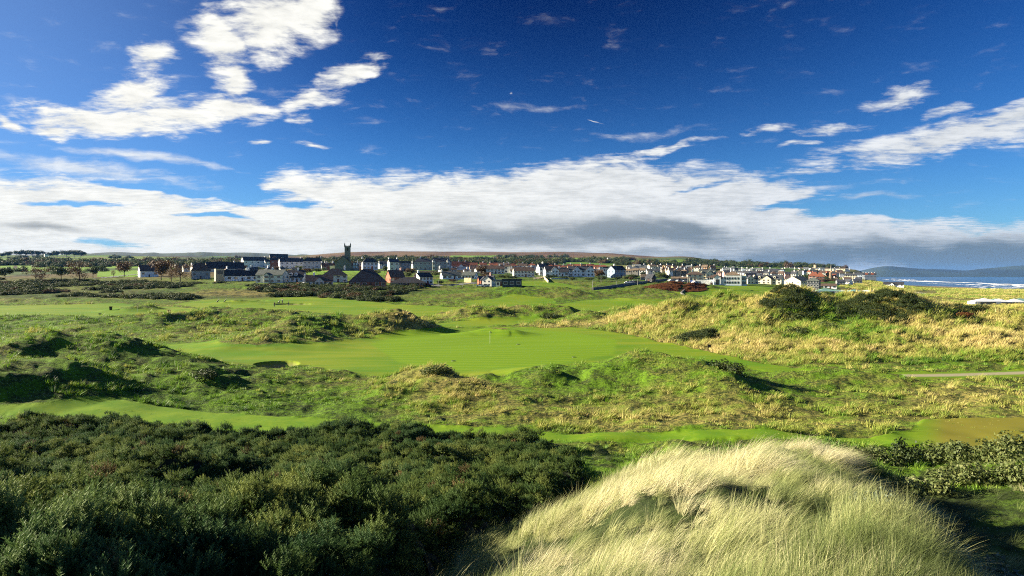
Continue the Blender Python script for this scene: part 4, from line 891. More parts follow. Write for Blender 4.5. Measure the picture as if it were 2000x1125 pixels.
house('cream hipped house with tall ground floor windows left of the church', 591,628,525,510,503,0,'h','pale','black',2,5,(.9,))
house('white cottage with two dormers in a black roof and a right garage gable', 556,594,551,541,528,-14,'g','white','black',1,4,(.6,),dm=(.25,.55))
house('brown roofed bungalow with white porch gable in front of the church', 594,645,559,549,538,0,'g','pale','brown',1,5,(.3,),fg=((.5,4.5),))
house('house with big black pyramid roof in front of the church door', 626,673,552,537,524,0,'h','pale','black',2,4,(.9,),dep=12)
house('large red brick bungalow with wide black hipped roof below the church', 676,748,560,550,525,0,'h','brick','black',1,6,(.3,.62),chc='brick',dep=16)
house('white hipped house with blue balcony right of the church', 705,736,527,512,504,8,'h','white','black',2,4,(.0,))
house('small slate roofed grey house between the white hipped house and the cream one', 738,756,523,515,510,0,'g','grey','slate',1,2)
house('cream two storey house with white left gable behind the brick gable', 755,778,529,512,506,14,'g','pale','slate',2,2,(.05,.9))
house('flat roofed grey block behind the red brick houses', 778,800,529,514,510,0,'f','grey','slate',2,3)
house('red brick house with sunlit left gable and long brown roof', 751,788,552,541,528,20,'g','brick','brown',1,3,(.9,),chc='pink')
house('hipped black roofed brick bungalow with white window strip, beside the dark hedge', 760,828,560,552,541,0,'h','dbrick','black',1,8,(.7,),chc='brick',dep=12)
house('left grey stone wing of the big guesthouse', 808,842,528,511,504,0,'h','grey','slate',2,4,(.35,))
house('big grey guesthouse with two pointed bay turrets', 838,881,528,511,503,0,'h','grey','slate',2,5,(.15,.45,.85),bay=(.2,.85),chc='grey')
house('white two storey house with black roof right of the brick bungalow', 806,843,556,541,533,24,'g','white','black',2,4,(.12,),chc='white')
house('long low white cottage with grey green roof above the green lawn', 858,901,545,538,531,12,'g','white','gslate',1,4,(.03,))
house('white bungalow with right gable next to the long low cottage', 901,933,546,538,531,-16,'g','white','gslate',1,4,(.55,))
house('red roofed bungalow with two white chimneys right of the guesthouse', 880,916,527,520,511,0,'g','white','red',1,4,(.42,.78),fg=((.55,5),))
house('long two storey terrace with brown roof and pale walls above the autumn tree', 942,985,535,525,519,6,'g','pale','brown',2,6,(.8,))
house('square pale house joined to the right end of the brown roofed terrace', 984,1003,534,520,516,0,'h','pale','brown',2,2,(.0,))
house('long white terrace with dark brown roof above the green field', 1001,1044,541,529,522,8,'g','pale','brown',2,6,(.9,))
house('orange brick house with pointed gables left of the modern grey barn house', 932,949,556,547,540,14,'g','brick','slate',2,2,fg=((.7,4),),chc='brick')
house('modern pale barn house with steep front gable and dark roof', 947,968,559,547,538,-24,'g','pale','slate',2,2,(.5,),chc='pink',fg=((.4,5.2),))
house('white wedge shaped annex between the barn house and the slate box', 969,982,559,550,546,0,'f','white','lslate',1,2)
house('dark slate clad box house at the left corner of the green field', 981,1019,560,546.5,545.5,0,'f','slateclad','black',1,3,door=None,cat='house')
house('tall white gabled house with grey roof at the left of the white villas', 1048,1067,538,522,515,24,'g','white','slate',2,2,(.7,),dep=9)
house('white house with black roof and two front gables above the hedge', 1062,1090,540,528,520,12,'g','white','black',2,3,fg=((.75,5.5),),chc='white')
house('low dark roofed white house squeezed left of the big white villa', 1088,1111,540,531,524,0,'g','white','black',1,3,(.2,))
house('big white villa with gables at both ends and tall chimneys', 1110,1160,540,527,520,6,'g','white','slate',2,6,(.2,.52,.76),fg=((.32,5.5),(.87,6)),chc='peach')
house('plain white block left of the cream gabled blue house', 1179,1189,540,524,521,0,'f','white','slate',2,2)
house('cream gabled house with blue grey front and black roof', 1188,1224,542,527,519,34,'g','blue','black',2,4,(.3,),dep=10)
house('cream two storey house with grey roof above the parked cars', 1228,1251,537,526,521,16,'g','cream','lslate',2,2,(.45,.6),chc='cream')
house('grey stone house with pale roof right of the cream house above the cars', 1250,1263,537,527,521,0,'g','grey','lslate',2,2)
house('long slate roofed house with white wall behind the wooden shed', 1264,1292,531,525,519,-10,'g','pale','slate',1,4,(.1,.95))
house('dark boathouse shed with glazed gable by the course wall', 1262,1283,552,543,536,-30,'g','dark','slate',1,3,name='shed',cat='shed')
house('low stone shed with tan roof behind the car park', 1252,1266,546,541,536,10,'g','stone','tan',1,2,name='shed',cat='shed')
house('cream house with rounded front gable left of the dark stone house', 1300,1331,541,529,523,14,'g','cream','brown',2,3,(.1,.9),fg=((.65,4),))
house('dark stone house with two white chimneys above the low shed', 1329,1344,540,529,523,0,'g','dstone','slate',2,2,(.1,.85))
house('long low grey shed at the clubhouse car park', 1314,1346,548,544,541,0,'g','grey','tan',1,5,name='shed',cat='shed')
house('narrow white end house behind the low shed', 1333,1346,541,531,526,14,'g','white','slate',2,2)
house('cream hipped house with purple slate roof left of the apartments', 1344,1375,548,536,530,6,'h','cream','brown',2,3,(.35,))
house('small cream annex below the hipped cream house by the car park', 1347,1362,549,542,541,0,'f','cream','tan',1,2)
house('cream apartment block with dormers and steep gables behind the clubhouse', 1367,1401,545,535,526,8,'g','cream','gslate',2,5,(.2,.7),fg=((.6,6.5),),dm=(.15,.9))

# clubhouse
def clubhouse():
    pc, rb = 1410, 557.0; d = solve_d(1412, rb); k = d/F; x = (pc-1000)*k; z = E-(rb-HR)*k
    root = empty('clubhouse', (x, d, z), -math.atan2(x, d)); tag(root, 'white golf clubhouse with pointed entrance gable and two storeys of windows on its right', 'clubhouse')
    def X(p): return (p-pc)*k
    w = wm('white'); g = glass()
    MB().box(X(1361), X(1380)-.003, 0, 9, -2, 11.5*k).build('side_wing', w, root); MB().box(X(1361)-.2, X(1380)-.003, -.2, 9.2, 11.5*k, 12.5*k).build('wing_roof', rm('tan'), root)
    MB().box(X(1380), X(1413), 0, 12, -2, 15.5*k).build('main_block', w, root); r = MB(); hip_roof(r, X(1380), X(1413), 0, 12, 15.5*k, 21*k); r.build('main_roof', rm('brown'), root)
    gb = MB(); c = X(1401.5); gb.box(c-6.5*k, c+6.5*k, -1.6, -.003, -2, 15*k); gb.prism([(c-6.5*k, 15*k), (c+6.5*k, 15*k), (c, 20.3*k)], 'y', -1.6, 3); gb.build('entrance_gable', w, root)
    rr = MB(); rr.prism([(c-7.3*k, 14.2*k), (c, 20.3*k), (c+7.3*k, 14.2*k), (c+7.3*k, 14.9*k), (c, 21.1*k), (c-7.3*k, 14.9*k)], 'y', -1.9, 4); rr.build('gable_roof', rm('brown'), root)
    MB().box(c-3.2*k, c+3.2*k, -1.66, -1.6, 1*k, 11.5*k).build('entrance_window', g, root)
    pr = MB(); pr.prism([(X(1391)-4*k, 0), (X(1391)+2.5*k, 0), (X(1391)+2.5*k, 6*k), (X(1391), 8.5*k), (X(1391)-4*k, 6*k)], 'y', -2.6, -1.62); pr.build('porch', w, root)
    MB().box(X(1391)-2.6*k, X(1391)+1*k, -2.66, -2.6, .5*k, 5*k).build('porch_door', wm('dbrick'), root)
    MB().box(X(1413)+.003, X(1446), -1.2, 13, -2, 18.5*k).build('dining_block', w, root)
    r = MB(); hip_roof(r, X(1415), X(1444), 0, 12, 20.8*k, 27*k); r.build('dining_roof', rm('tan'), root)
    MB().box(X(1416), X(1443), .2, 12, 18.5*k+.002, 20.6*k).build('clerestory', wm('cream'), root)
    MB().box(X(1413), X(1446), -1.26, -1.2, -1.5, 1.3*k).build('plinth', wm('lblue'), root)
    for f, zc in ((0, 5.2), (1, 13.2)):
        for p in (1416, 1420.5, 1424.5, 1429.5, 1434.5, 1440): MB().box(X(p)-1.5*k, X(p)+1.5*k, -1.28, -1.2, (zc-2)*k, (zc+2.2)*k).build('window', g, root)
    for p in (1384.5, 1388.5, 1392): MB().box(X(p)-1.5*k, X(p)+1.5*k, -.06, 0, 11*k, 14.2*k).build('window', g, root)
    for p in (1409,): MB().box(X(p)-1.8*k, X(p)+1.8*k, -.06, 0, 11.5*k, 14*k).build('window', g, root)
    for p in (1365, 1368.5): MB().box(X(p)-1.2*k, X(p)+1.2*k, -.06, 0, 4.5*k, 7.5*k).build('window', g, root)
    s = MB().box(X(1446)+.003, X(1456), 0, 12, -2, 18*k).build('sunroom', wm('lblue'), root)
    for p in (1447.7, 1450, 1452.3, 1454.5):
        for zc in (5, 13): MB().box(X(p)-.85*k, X(p)+.85*k, -.06, 0, (zc-3)*k, (zc+2.5)*k).build('sunroom_window', g, s)
    MB().box(X(1446), X(1456)+.2, -.2, 12.2, 18*k, 19*k).build('sunroom_roof', rm('lslate'), root)
clubhouse()
house('cream house with left gable and dormer right of the clubhouse', 1455,1484,555,544,534,26,'g','cream','slate',2,3,fg=((.2,4.5),),dm=(.7,))
house('cream house with central gable, two dormers and brown right gable end', 1484,1534,555,545,537,-12,'g','cream','slate',2,5,fg=((.4,7),),dm=(.1,.72),dep=9)
r = house('wide cream house with a broad shallow front gable', 1541,1590,562,549,540,52,'g','cream','gslate',2,4,dep=17,gwin=3)
house('dark glazed apartment block with white piers right of the broad cream gable', 1581,1606,568,548,542,-8,'h','slateclad','gslate',3,4,door=None,cat='apartment block',name='apartment_block')
house('blue grey terrace block with many tall windows behind the dormer house', 1507,1521,540,530,525,0,'g','blue','slate',2,6,small=True,d=760)
house('white gable end house with pink brick neighbour behind the clubhouse roofs', 1467,1490,541,533,529,30,'g','white','brown',1,3,d=640)
house('slate roofed white house over the two dormer cream house', 1490,1510,541,534,528,8,'g','white','slate',1,3,d=680)
house('white and slate house left of the broad cream gable', 1520,1541,548,538,531,-12,'g','white','slate',2,3,(.3,))
house('green roofed pale house above the broad cream gable', 1549,1568,541,536,529,0,'g','pale','gslate',1,3,d=700)
house('pink house with red pyramid roof above the glazed apartment block', 1583,1602,545,539,531,0,'h','pink','red',2,3,d=760)
house('red brick house with dark red roof right of the pink house', 1597,1612,548,540,532,0,'h','dbrick','red',2,3,d=740)
house('low white cottage with brown roof below the spired church', 1607,1637,563,558.5,554.5,0,'g','white','brown',1,4)
house('red and white hall with green roof right of the church spire', 1622,1638,546,540,535,0,'h','brick','gslate',2,4,d=930)
house('yellow stone house with pointed gable on the headland slope', 1634,1648,535,531,527.5,20,'g','peach','brown',1,2,d=1150)
house('long yellow hotel with blue slate roof below the headland', 1645,1675,544.5,537.5,534,0,'h','cream','slate',2,7,(.3,.8),d=1050,cat='hotel',name='hotel')
house('white house with slate roof between the yellow hotel and the end terrace', 1674,1686,544,536,532.5,0,'g','lblue','slate',2,3,d=1080)
house('white gabled house with slate roof in the row below the hotel', 1652,1668,557,550,545,-30,'g','white','slate',2,2,dep=10)
house('pale house right of the white gabled house in the row below the hotel', 1667,1686,554,549,545,16,'g','pale','slate',2,3,(.3,))
house('dark roofed house left in the row below the hotel', 1636,1653,557,550,546,10,'g','grey','slate',2,3)
house('small white cottage group with black gable by the dark rocks', 1731,1766,559,555.5,551,0,'g','white','black',1,5,fg=((.4,5),),d=850)
t = [house('%s tall bay fronted terrace house with white gable at the headland end'%q, 1684+i*5.6, 1690+i*5.6, 545, 536, 532.8, 10, 'g', 'blue' if i else 'white', 'red' if i % 2 else 'slate', 3, 2, (.5,), d=1120+i*4, small=True, group='terrace at the headland end') for i, q in enumerate(('first (leftmost)','second','third','fourth','last (rightmost)'))]

# church with square tower
def church():
    d = solve_d(678, 529); k = d/F; pc = 671; x = (pc-1000)*k; z = E-(529-HR)*k; root = empty('church', (x, d, z), -math.atan2(x, d)); tag(root, 'dark stone church with wide gable and square pinnacled tower', 'church')
    X = lambda p: (p-pc)*k; st = wm('dstone'); gl = glass()
    nv = MB(); nv.box(X(655), X(686), 0, 20, -3, 15*k); nv.prism([(X(655), 15*k), (X(686), 15*k), (X(670), 28.5*k)], 'y', 0, 20); nv.build('nave', st, root)
    r = MB(); r.prism([(X(654), 14.6*k), (X(670), 28.5*k), (X(687), 14.6*k), (X(687), 15.6*k), (X(670), 29.6*k), (X(654), 15.6*k)], 'y', -.3, 20.5); r.build('nave_roof', rm('slate'), root)
    sa = MB().box(X(645), X(655)-.003, 5, 20, -3, 10*k); sa.build('side_aisle', wm('cream'), root)
    ar = MB(); ar.add([(X(644), 4.8, 10*k), (X(655)-.004, 4.8, 15*k), (X(655)-.004, 20.4, 15*k), (X(644), 20.4, 10*k), (X(644), 4.8, 9.4*k), (X(655)-.004, 4.8, 14.3*k), (X(655)-.004, 20.4, 14.3*k), (X(644), 20.4, 9.4*k)], [(0,1,2,3),(4,7,6,5),(0,4,5,1),(1,5,6,2),(2,6,7,3),(3,7,4,0)]); ar.build('aisle_roof', rm('slate'), root)
    for p in (660, 666, 672, 677): w = MB(); w.box(X(p)-.6, X(p)+.6, -.06, 0, 3, 7); w.prism([(X(p)-.6, 7), (X(p)+.6, 7), (X(p), 8)], 'y', -.06, 0); w.build('lancet_window', plain('leaded_glass', (.10,.12,.12), .4), root)
    T = MB(); a, b = X(673), X(684.5); T.box(a, b, 1.2, 6.2, 0, 48.5*k); T.box(a-.25, b+.25, .95, 6.45, 30*k, 30*k+.4); T.box(a-.25, b+.25, .95, 6.45, 46.5*k, 46.5*k+.4); 
    for q in range(4): T.box(a+.5+q*1.1, a+1.0+q*1.1, 1.2, 1.5, 48.5*k, 50*k)
    tw = T.build('tower', st, root)
    for cx in (a+.1, b-.1):
        for cy in (1.3, 6.1):
            pn = MB(); pn.box(cx-.45, cx+.45, cy-.45, cy+.45, 47*k, 52.5*k); pn.bar((cx, cy, 52.5*k), (cx, cy, 55.5*k), .5, .06, 4); pn.build('pinnacle', st, tw)
    for zc in (39, 20): MB().box((a+b)/2-.6, (a+b)/2+.6, 1.12, 1.2, zc*k, zc*k+2.6).build('louvre', wm('dark'), tw)
    v = MB().box(X(686)+.004, X(701), 2, 12, -3, 11.5*k); v.build('vestry', wm('stone'), root); vr = MB(); hip_roof(vr, X(686)+.5, X(701), 2, 12, 11.5*k, 17*k); vr.build('vestry_roof', rm('slate'), root)
    for p in (691, 696): MB().box(X(p)-.7, X(p)+.7, 1.92, 2, 2.5, 6.5).build('vestry_window', wm('lblue'), root)
church()
def spire_church():
    d = 920; k = d/F; pc = 1623; x = (pc-1000)*k; z = E-(546-HR)*k; root = empty('spired_church', (x, d, z), -math.atan2(x, d)); tag(root, 'red brick church with slender pale spire at the right of town', 'church')
    MB().box(-3.6*k, -.8*k, 0, 4, -2, 15*k).build('turret', wm('peach'), root)
    MB().box(-1.8*k, 1.8*k, .5, 3, -2, 17*k).build('tower', wm('peach'), root); s = MB(); s.bar((0, 1.7, 17*k), (0, 1.7, 31*k), 1.7*k, .08, 8); s.build('spire', wm('stone'), root)
    n = MB(); n.box(1.8*k+.01, 9*k, 3, 13, -2, 6*k); n.build('nave', wm('brick'), root); r = MB(); gable_roof(r, 1.8*k, 9*k, 3, 13, 6*k, 11*k); r.build('nave_roof', rm('red'), root)
spire_church()
def round_tower():
    d = 1650; k = d/F; x = (1593-1000)*k; z = E-(524.5-HR)*k; root = empty('round_tower', (x, d, z)); tag(root, 'squat round stone tower on the headland skyline', 'tower')
    m = MB(); m.bar((0, 0, -6), (0, 0, 7.5*k*.85), 4.6*k*.82, 4.2*k*.82, 20); m.build('drum', wm('sandst'), root); m = MB(); m.bar((0, 0, 7.5*k*.85+.01), (0, 0, 8.4*k*.85), 4.5*k*.82, 4.5*k*.82, 20); m.build('parapet', wm('sandst'), root)
    MB().box(-.8, .8, -4.6*k*.84, -4.0*k*.8, 3, 5).build('doorway', wm('dark'), root)
round_tower()
def ordn(i): return ['first','second','third','fourth','fifth','sixth','seventh','eighth','ninth','tenth','eleventh','twelfth','thirteenth','fourteenth','fifteenth','sixteenth','seventeenth','eighteenth','nineteenth','twentieth'][i]
def row_of(n, pxa, pxb, rba, rbb, w, hw, hr, walls, roofs, where, d, grp, yaws=(0, 12, -14, 24)):
    g = random.Random(hash(where) % 1000 if False else len(where)*7+n)
    for i in range(n):
        t = (i+.5)/n; pc = pxa+(pxb-pxa)*t+g.uniform(-1, 1); rb = rba+(rbb-rba)*t+g.uniform(-.5, .5); ww = w*g.uniform(.8, 1.25); wl = g.choice(walls); rf = g.choice(roofs)
        nm = {'g': 'gabled', 'h': 'hipped'}; ty = g.choice('ggh')
        house('%s %s roofed house, %s from left %s' % ({'pale': 'pale', 'lblue': 'bluish'}.get(wl, wl), {'gslate': 'green grey', 'lslate': 'light slate', 'slate': 'slate'}.get(rf, rf), ordn(i), where), pc-ww/2, pc+ww/2, rb, rb-hw*g.uniform(.85, 1.15), rb-hr*g.uniform(.9, 1.1),
              g.choice(yaws), ty, wl, rf, 1, 2, (g.choice((.1, .5, .9)),) if g.random() < .7 else (), small=True, d=d+g.uniform(-15, 15), group=grp)
row_of(14, 1522, 1660, 526.5, 528.0, 9, 2.6, 4.2, ['white','white','cream'], ['lslate','slate','white' if False else 'tan'], 'along the headland skyline', 1500, 'cottages along the headland skyline')
row_of(16, 1412, 1532, 529, 532, 8, 4.2, 7, ['white','white','lblue','pale'], ['slate','slate','lslate'], 'in the white row behind the clubhouse', 900, 'white row behind the clubhouse')
row_of(12, 1400, 1560, 537, 540, 13, 5, 9, ['white','cream','pink','pale'], ['slate','brown','slate'], 'in the row just above the clubhouse roofs', 640, 'houses just above the clubhouse roofs', (0, 20, -20))
row_of(10, 1560, 1650, 534, 538, 9, 4, 7.5, ['pale','brick','cream','white'], ['red','brown','slate'], 'in the brick row under the round tower', 1050, 'houses under the round tower')
row_of(12, 1222, 1400, 524, 526, 15, 4, 7.5, ['cream','pale','peach','grey'], ['lslate','tan','brown'], 'on the wooded rise left of the clubhouse', 760, 'houses on the wooded rise')
row_of(9, 1222, 1345, 532, 534, 13, 4.5, 8, ['cream','white','stone'], ['slate','tan','brown'], 'in the middle row left of the clubhouse', 600, 'middle row left of the clubhouse')
row_of(9, 1070, 1185, 524.5, 525, 13, 4, 8, ['peach','pale','pink'], ['red','red','brown'], 'in the red roofed row behind the white villa', 700, 'red roofed row behind the villas', (0, 6))
row_of(7, 915, 1050, 521, 522.5, 18, 4, 8, ['pale','peach'], ['red','red','brown'], 'in the red roofed row behind the guesthouse', 760, 'red roofed row behind the guesthouse', (0, 6))
row_of(5, 628, 652, 522, 522, 8, 4, 9, ['dbrick','grey'], ['brown','red'], 'tucked left of the church nave', 640, 'brown roofs left of the church', (0, 8))
row_of(8, 690, 860, 519.5, 520, 11, 3.6, 7, ['white','pale','white','grey'], ['slate','brown','slate'], 'between the church and the big guesthouse', 720, 'houses between church and guesthouse')
row_of(9, 850, 1062, 531, 532, 11, 4, 7.5, ['white','white','pale'], ['slate','brown'], 'peeping over the long white cottage', 560, 'white houses in the middle of town')
row_of(6, 425, 590, 532, 530, 12, 4.5, 8, ['white','pale','white'], ['slate','brown'], 'between the two terraces and the bungalows', 470, 'white houses left of the church')
row_of(5, 1140, 1180, 534, 536, 9, 5, 9, ['white','cream'], ['slate','brown'], 'between the white villa and the blue house', 560, 'small houses right of the villa')
row_of(5, 1580, 1690, 552, 549, 13, 5, 9, ['stone','white','grey'], ['slate','brown'], 'in the shaded row under the hotel', 900, 'shaded row under the hotel')
row_of(4, 336, 400, 527, 523, 12, 3.5, 7, ['stone','pale'], ['brown','slate'], 'behind the bare trees', 600, 'roofs behind the bare trees')
for i, (p, r_) in enumerate([(1348,509),(1358,509.3),(1050,507.5),(89,499.5),(700,512),(1190,507),(968,505)]):
    house(['cream farmhouse high on the green hill right of the town','low barn right of the hilltop farmhouse','tiny white farmhouse on the green field above the villas','pale farmhouse between the skyline pine woods','small farm cottage right of the church tower','white farm cottage under the heather hill','white farm cottage on the slope above the red roofs'][i], p-4, p+4, r_, r_-2.4, r_-4.2, 10, 'g', 'cream' if i < 2 else 'white', 'tan', 1, 2, (.2,), small=True, d=1900, cat='farmhouse')

# ------------------------------------------------------------------ trees
def treemesh(seed, kind):
    g = np.random.default_rng(seed)
    if kind == 'round': bl = [(g.uniform(-.3, .3), g.uniform(-.3, .3), g.uniform(.42, .85), *(g.uniform(.16, .27, 3))) for _ in range(11)]; lf = .035; n = 1700
    elif kind == 'bare': bl = [(g.uniform(-.34, .34), g.uniform(-.34, .34), g.uniform(.35, .88), *(g.uniform(.14, .24, 3))) for _ in range(12)]; lf = .02; n = 1500
    else: bl = [(g.uniform(-.42, .42), g.uniform(-.3, .3), g.uniform(.68, .92), g.uniform(.16, .28), g.uniform(.16, .25), g.uniform(.08, .13)) for _ in range(9)]; lf = .03; n = 1500
    cr = leafcloud(n, bl, lf, seed+1); t = MB(); t.bar((0, 0, -.08), (.02, 0, .36), .035, .024, 6)
    for i in range(6):
        b = bl[i]; t.bar((.02*0, 0, .25+.03*i), (b[0]*.8, b[1]*.8, b[2]), .016, .006, 4)
    return cr, t
TR = {}
for kd, ms in (('round', (M_BUSH, M_OLIVE, M_AUT)), ('bare', (M_AUT, M_RUST)), ('pine', (M_BUSH,))):
    for s in range(2):
        cr, t = treemesh(700+s*13+len(kd), kd); tm = t.mesh('tree_trunk', plain('bark', (.06, .045, .032), .9, .2, 3))
        for j, m in enumerate(ms): TR[(kd, s, j)] = (mesh_np('tree_crown', cr[0], cr[1], m), tm)
def tree(px, rb, rt, wpx, label, kd='round', s=0, j=0, group=None, d=None, name='tree'):
    d = d or solve_d(px, rb); k = d/F; x = (px-1000)*k; h = (rb-rt)*k; root = empty(name, (x, d, E-(rb-HR)*k), random.uniform(0, 6.28)); tag(root, label, 'tree', group)
    c = link('crown', TR[(kd, s % 2, j)][0], root); c.scale = (wpx*k/.95, wpx*k/.95, h); q = link('trunk', TR[(kd, s % 2, j)][1], root); q.scale = (h*.8, h*.8, h)
for a in [(70,553,519,46,'broad bare brown tree behind the gorse at far left','bare',0,0),(155,553,510,44,'tall bare brown tree right of the first one at far left','bare',1,0),(182,542,520,20,'dark round tree beside the tall bare brown tree','round',0,0),
    (243,541,509,28,'lone round autumn tree standing on the sunlit lawn','round',1,2),(222,541,527,9,'tiny brown tree on the lawn left of the lone round tree','bare',0,0),(200,528,518,14,'dark tree on the field edge left of the lone tree','round',0,0),
    (315,548,509,44,'large rusty brown tree right of the white bungalow','round',0,2),(352,553,514,46,'wide dark brown tree in front of the hipped bungalow','bare',1,0),(335,550,522,24,'brown tree between the two large brown trees','bare',0,0),(120,545,520,36,'dark bushy tree between the two bare brown trees','round',1,0),(10,545,523,30,'dark tree at the left edge of the picture','round',0,0)]:
    tree(*a)
for i, (p, rb, rt, w) in enumerate([(15,501,491,14),(38,500,489,16),(50,500,488,16),(64,500,488.5,18),(78,500,489.5,14),(98,501,492,14),(112,501,490,14),(130,501,488,18),(145,501,488,20),(158,501,490,16),(4,502,494,12)]):
    tree(p, rb+1.5, rt, w*1.35, 'dark flat topped pine on the left skyline, %s from the left edge' % ordn(i if i < 10 else 10), 'round', i, 0, 'skyline pines', 2300, 'pine_tree')
T2 = [(478,527,518,18,2,'by the sunlit left gable of the white terrace'),(505,529,521,26,1,'in front of the white terrace'),(540,529,520,16,2,'under the narrow dark brick house'),(556,529,522,18,0,'under the red porch house'),(585,532,519,18,1,'right of the red porch house'),(600,537,523,22,2,'below the cream hipped house, left side'),(618,533,524,26,0,'below the cream hipped house, right side'),
 (633,531,522,12,1,'at the left foot of the church'),(751,533,520,14,0,'right of the white hipped house'),(738,537,527,16,1,'on the lawn below the white hipped house'),(803,539,524,22,2,'below the left wing of the guesthouse'),(795,545,530,18,1,'behind the hipped brick bungalow'),(868,532,524,22,0,'below the guesthouse turrets'),(850,541,530,20,1,'right of the white two storey house'),
 (835,505,500,16,0,'on the skyline over the left guesthouse wing'),(862,507,500,20,0,'on the skyline behind the guesthouse roof'),(940,541,518,24,2,'with yellow leaves left of the brown roofed terrace'),(950,548,530,24,2,'large and yellow behind the barn house'),(985,545,536,30,1,'above the slate box house'),(1000,546,538,26,0,'right above the slate box house'),(918,551,543,9,1,'by the stone wall under the white bungalow'),
 (885,552,545,18,2,'on the lawn corner below the long cottage'),(862,556,548,20,0,'beside the road below the long cottage'),(1049,540,532,10,0,'dark and round in front of the tall white gabled house'),(1077,544,537,26,0,'in the hedge below the two gabled white house'),(1105,546,539,20,0,'in the hedge left below the villa'),(1118,549,541,16,1,'on the terrace lawn below the villa, left'),(1150,549,541,22,1,'on the terrace lawn below the villa, right'),
 (1170,545,528,22,2,'between the villa and the white block'),(1175,550,538,20,0,'dark, below the gap beside the villa'),(1205,548,540,20,0,'under the blue fronted house, left'),(1222,548,538,18,1,'under the blue fronted house, right'),(1238,546,536,22,0,'above the parked cars'),(1233,549,540,10,2,'yellow beside the parked cars'),(1255,540,531,14,0,'left of the slate roofed house'),
 (1290,546,532,26,1,'behind the course wall, left'),(1303,547,536,18,0,'behind the course wall, right'),(1284,541,531,14,0,'behind the boathouse shed'),(1400,531,524,24,0,'on the rise behind the cream apartments'),(1615,541,532,16,0,'dark and tall left of the church spire'),(1612,553,545,22,2,'autumn toned under the church spire'),(1630,551,545,20,2,'autumn toned right under the hall'),(1600,549,535,14,0,'dark beside the red brick house'),
 (1665,534,530,14,0,'on the headland slope'),(1648,552,545,16,0,'left of the white gabled house under the hotel'),(800,556,549,10,0,'between the brick bungalow and the white house'),(652,541,527,14,1,'in front of the nave, left'),(525,537,530,18,0,'behind the cream house with grey green roof'),(575,541,532,16,0,'behind the two dormer cottage')]
for i, (p, rb, rt, w, j, lb) in enumerate(T2):
    tree(p, rb, rt, w, '%s garden tree %s' % (['small dark', 'small olive green', 'small autumn brown'][j], lb), 'round', i, j, 'garden trees in the town')
def palm(px, rb, rt, label):
    d = solve_d(px, rb); k = d/F; h = (rb-rt)*k; root = empty('palm_tree', ((px-1000)*k, d, E-(rb-HR)*k)); tag(root, label, 'palm', 'palms by the course wall')
    t = MB().bar((0, 0, -.5), (0, 0, h*.7), .14, .10); t.build('trunk', plain('bark', (.06, .045, .032)), root)
    v, f = blades(46, .15, 1.6, .10, 4, 0, 1.2, 888, .9); o = link('crown', mesh_np('palm_crown', v, f, M_OLIVE), root, (0, 0, h*.66))
palm(1279, 562, 552, 'small palm standing left on the green bank by the stone wall'); palm(1303, 558, 549, 'small palm standing right, just above the red bracken bank'); palm(1246, 556, 547, 'small palm beside the wall below the parked cars')

# ------------------------------------------------------------------ walls, posts, cars
def wallrun(name, pts, h, t, mat, label, cat='wall'):
    b = MB(); P3 = []
    for (p, r_, dd) in pts: d = dd or solve_d(p, r_); P3.append(((p-1000)/F*d, d, E-(r_-HR)/F*d))
    for a, c in zip(P3[:-1], P3[1:]):
        u = Vector((c[0]-a[0], c[1]-a[1], 0)).normalized(); n = Vector((-u.y, u.x, 0))*t/2; a = Vector(a); c = Vector(c); q = [a-n, c-n, c+n, a+n]
        b.add([v+Vector((0, 0, -1.2)) for v in q]+[v+Vector((0, 0, h)) for v in q], [(0,3,2,1),(4,5,6,7),(0,1,5,4),(1,2,6,5),(2,3,7,6),(3,0,4,7)])
    return tag(b.build(name, mat), label, cat)
wallrun('stone_wall', [(1158,566.5,None),(1180,564,None),(1215,558.5,None),(1250,554,None),(1290,549,None),(1303,547,None)], 1.3, .5, wm('dstone'), 'long dark stone wall climbing to the car park beside the course')
wallrun('garden_wall', [(1043,546,None),(1062,543,None),(1071,552,None)], 1.2, .3, wm('cream'), 'pale garden wall stepping down below the white gabled houses')
wallrun('garden_wall', [(1076,545.5,None),(1100,545.5,None),(1122,544.5,None)], .9, .3, wm('pale'), 'low pale wall below the villa hedge')
wallrun('retaining_wall', [(907,551.5,None),(921,551.5,None)], 2.6, .5, wm('sandst'), 'tan stone retaining wall under the white bungalow')
wallrun('brick_wall', [(580,556,None),(592,556,None)], 1.0, .3, wm('brick'), 'short red brick wall between cottage and bungalow')
wallrun('field_wall', [(1337,566,None),(1330,572,None),(1336,577,None)], .35, .6, wm('dstone'), 'short dark stone wall beside the bracken bank')
wallrun('hedge', [(762,562,None),(800,561.5,None),(842,561,None)], 1.2, 1.2, plain('hedge_leaves', (.018,.03,.01), .9, .4, 4), 'clipped dark hedge in front of the hipped brick bungalow', 'hedge')
LP = [(1157.5,564,549),(1203.5,560,549),(1245,557,546),(1343,554,541),(1347.5,554,541),(847,561,547),(857,561,546.5),(891,562,549),(903.5,560,552),(925.5,560,554),(671,561,547),(762.5,561,546),(1174,552,541),(1280,552,540),(394,545,537)]
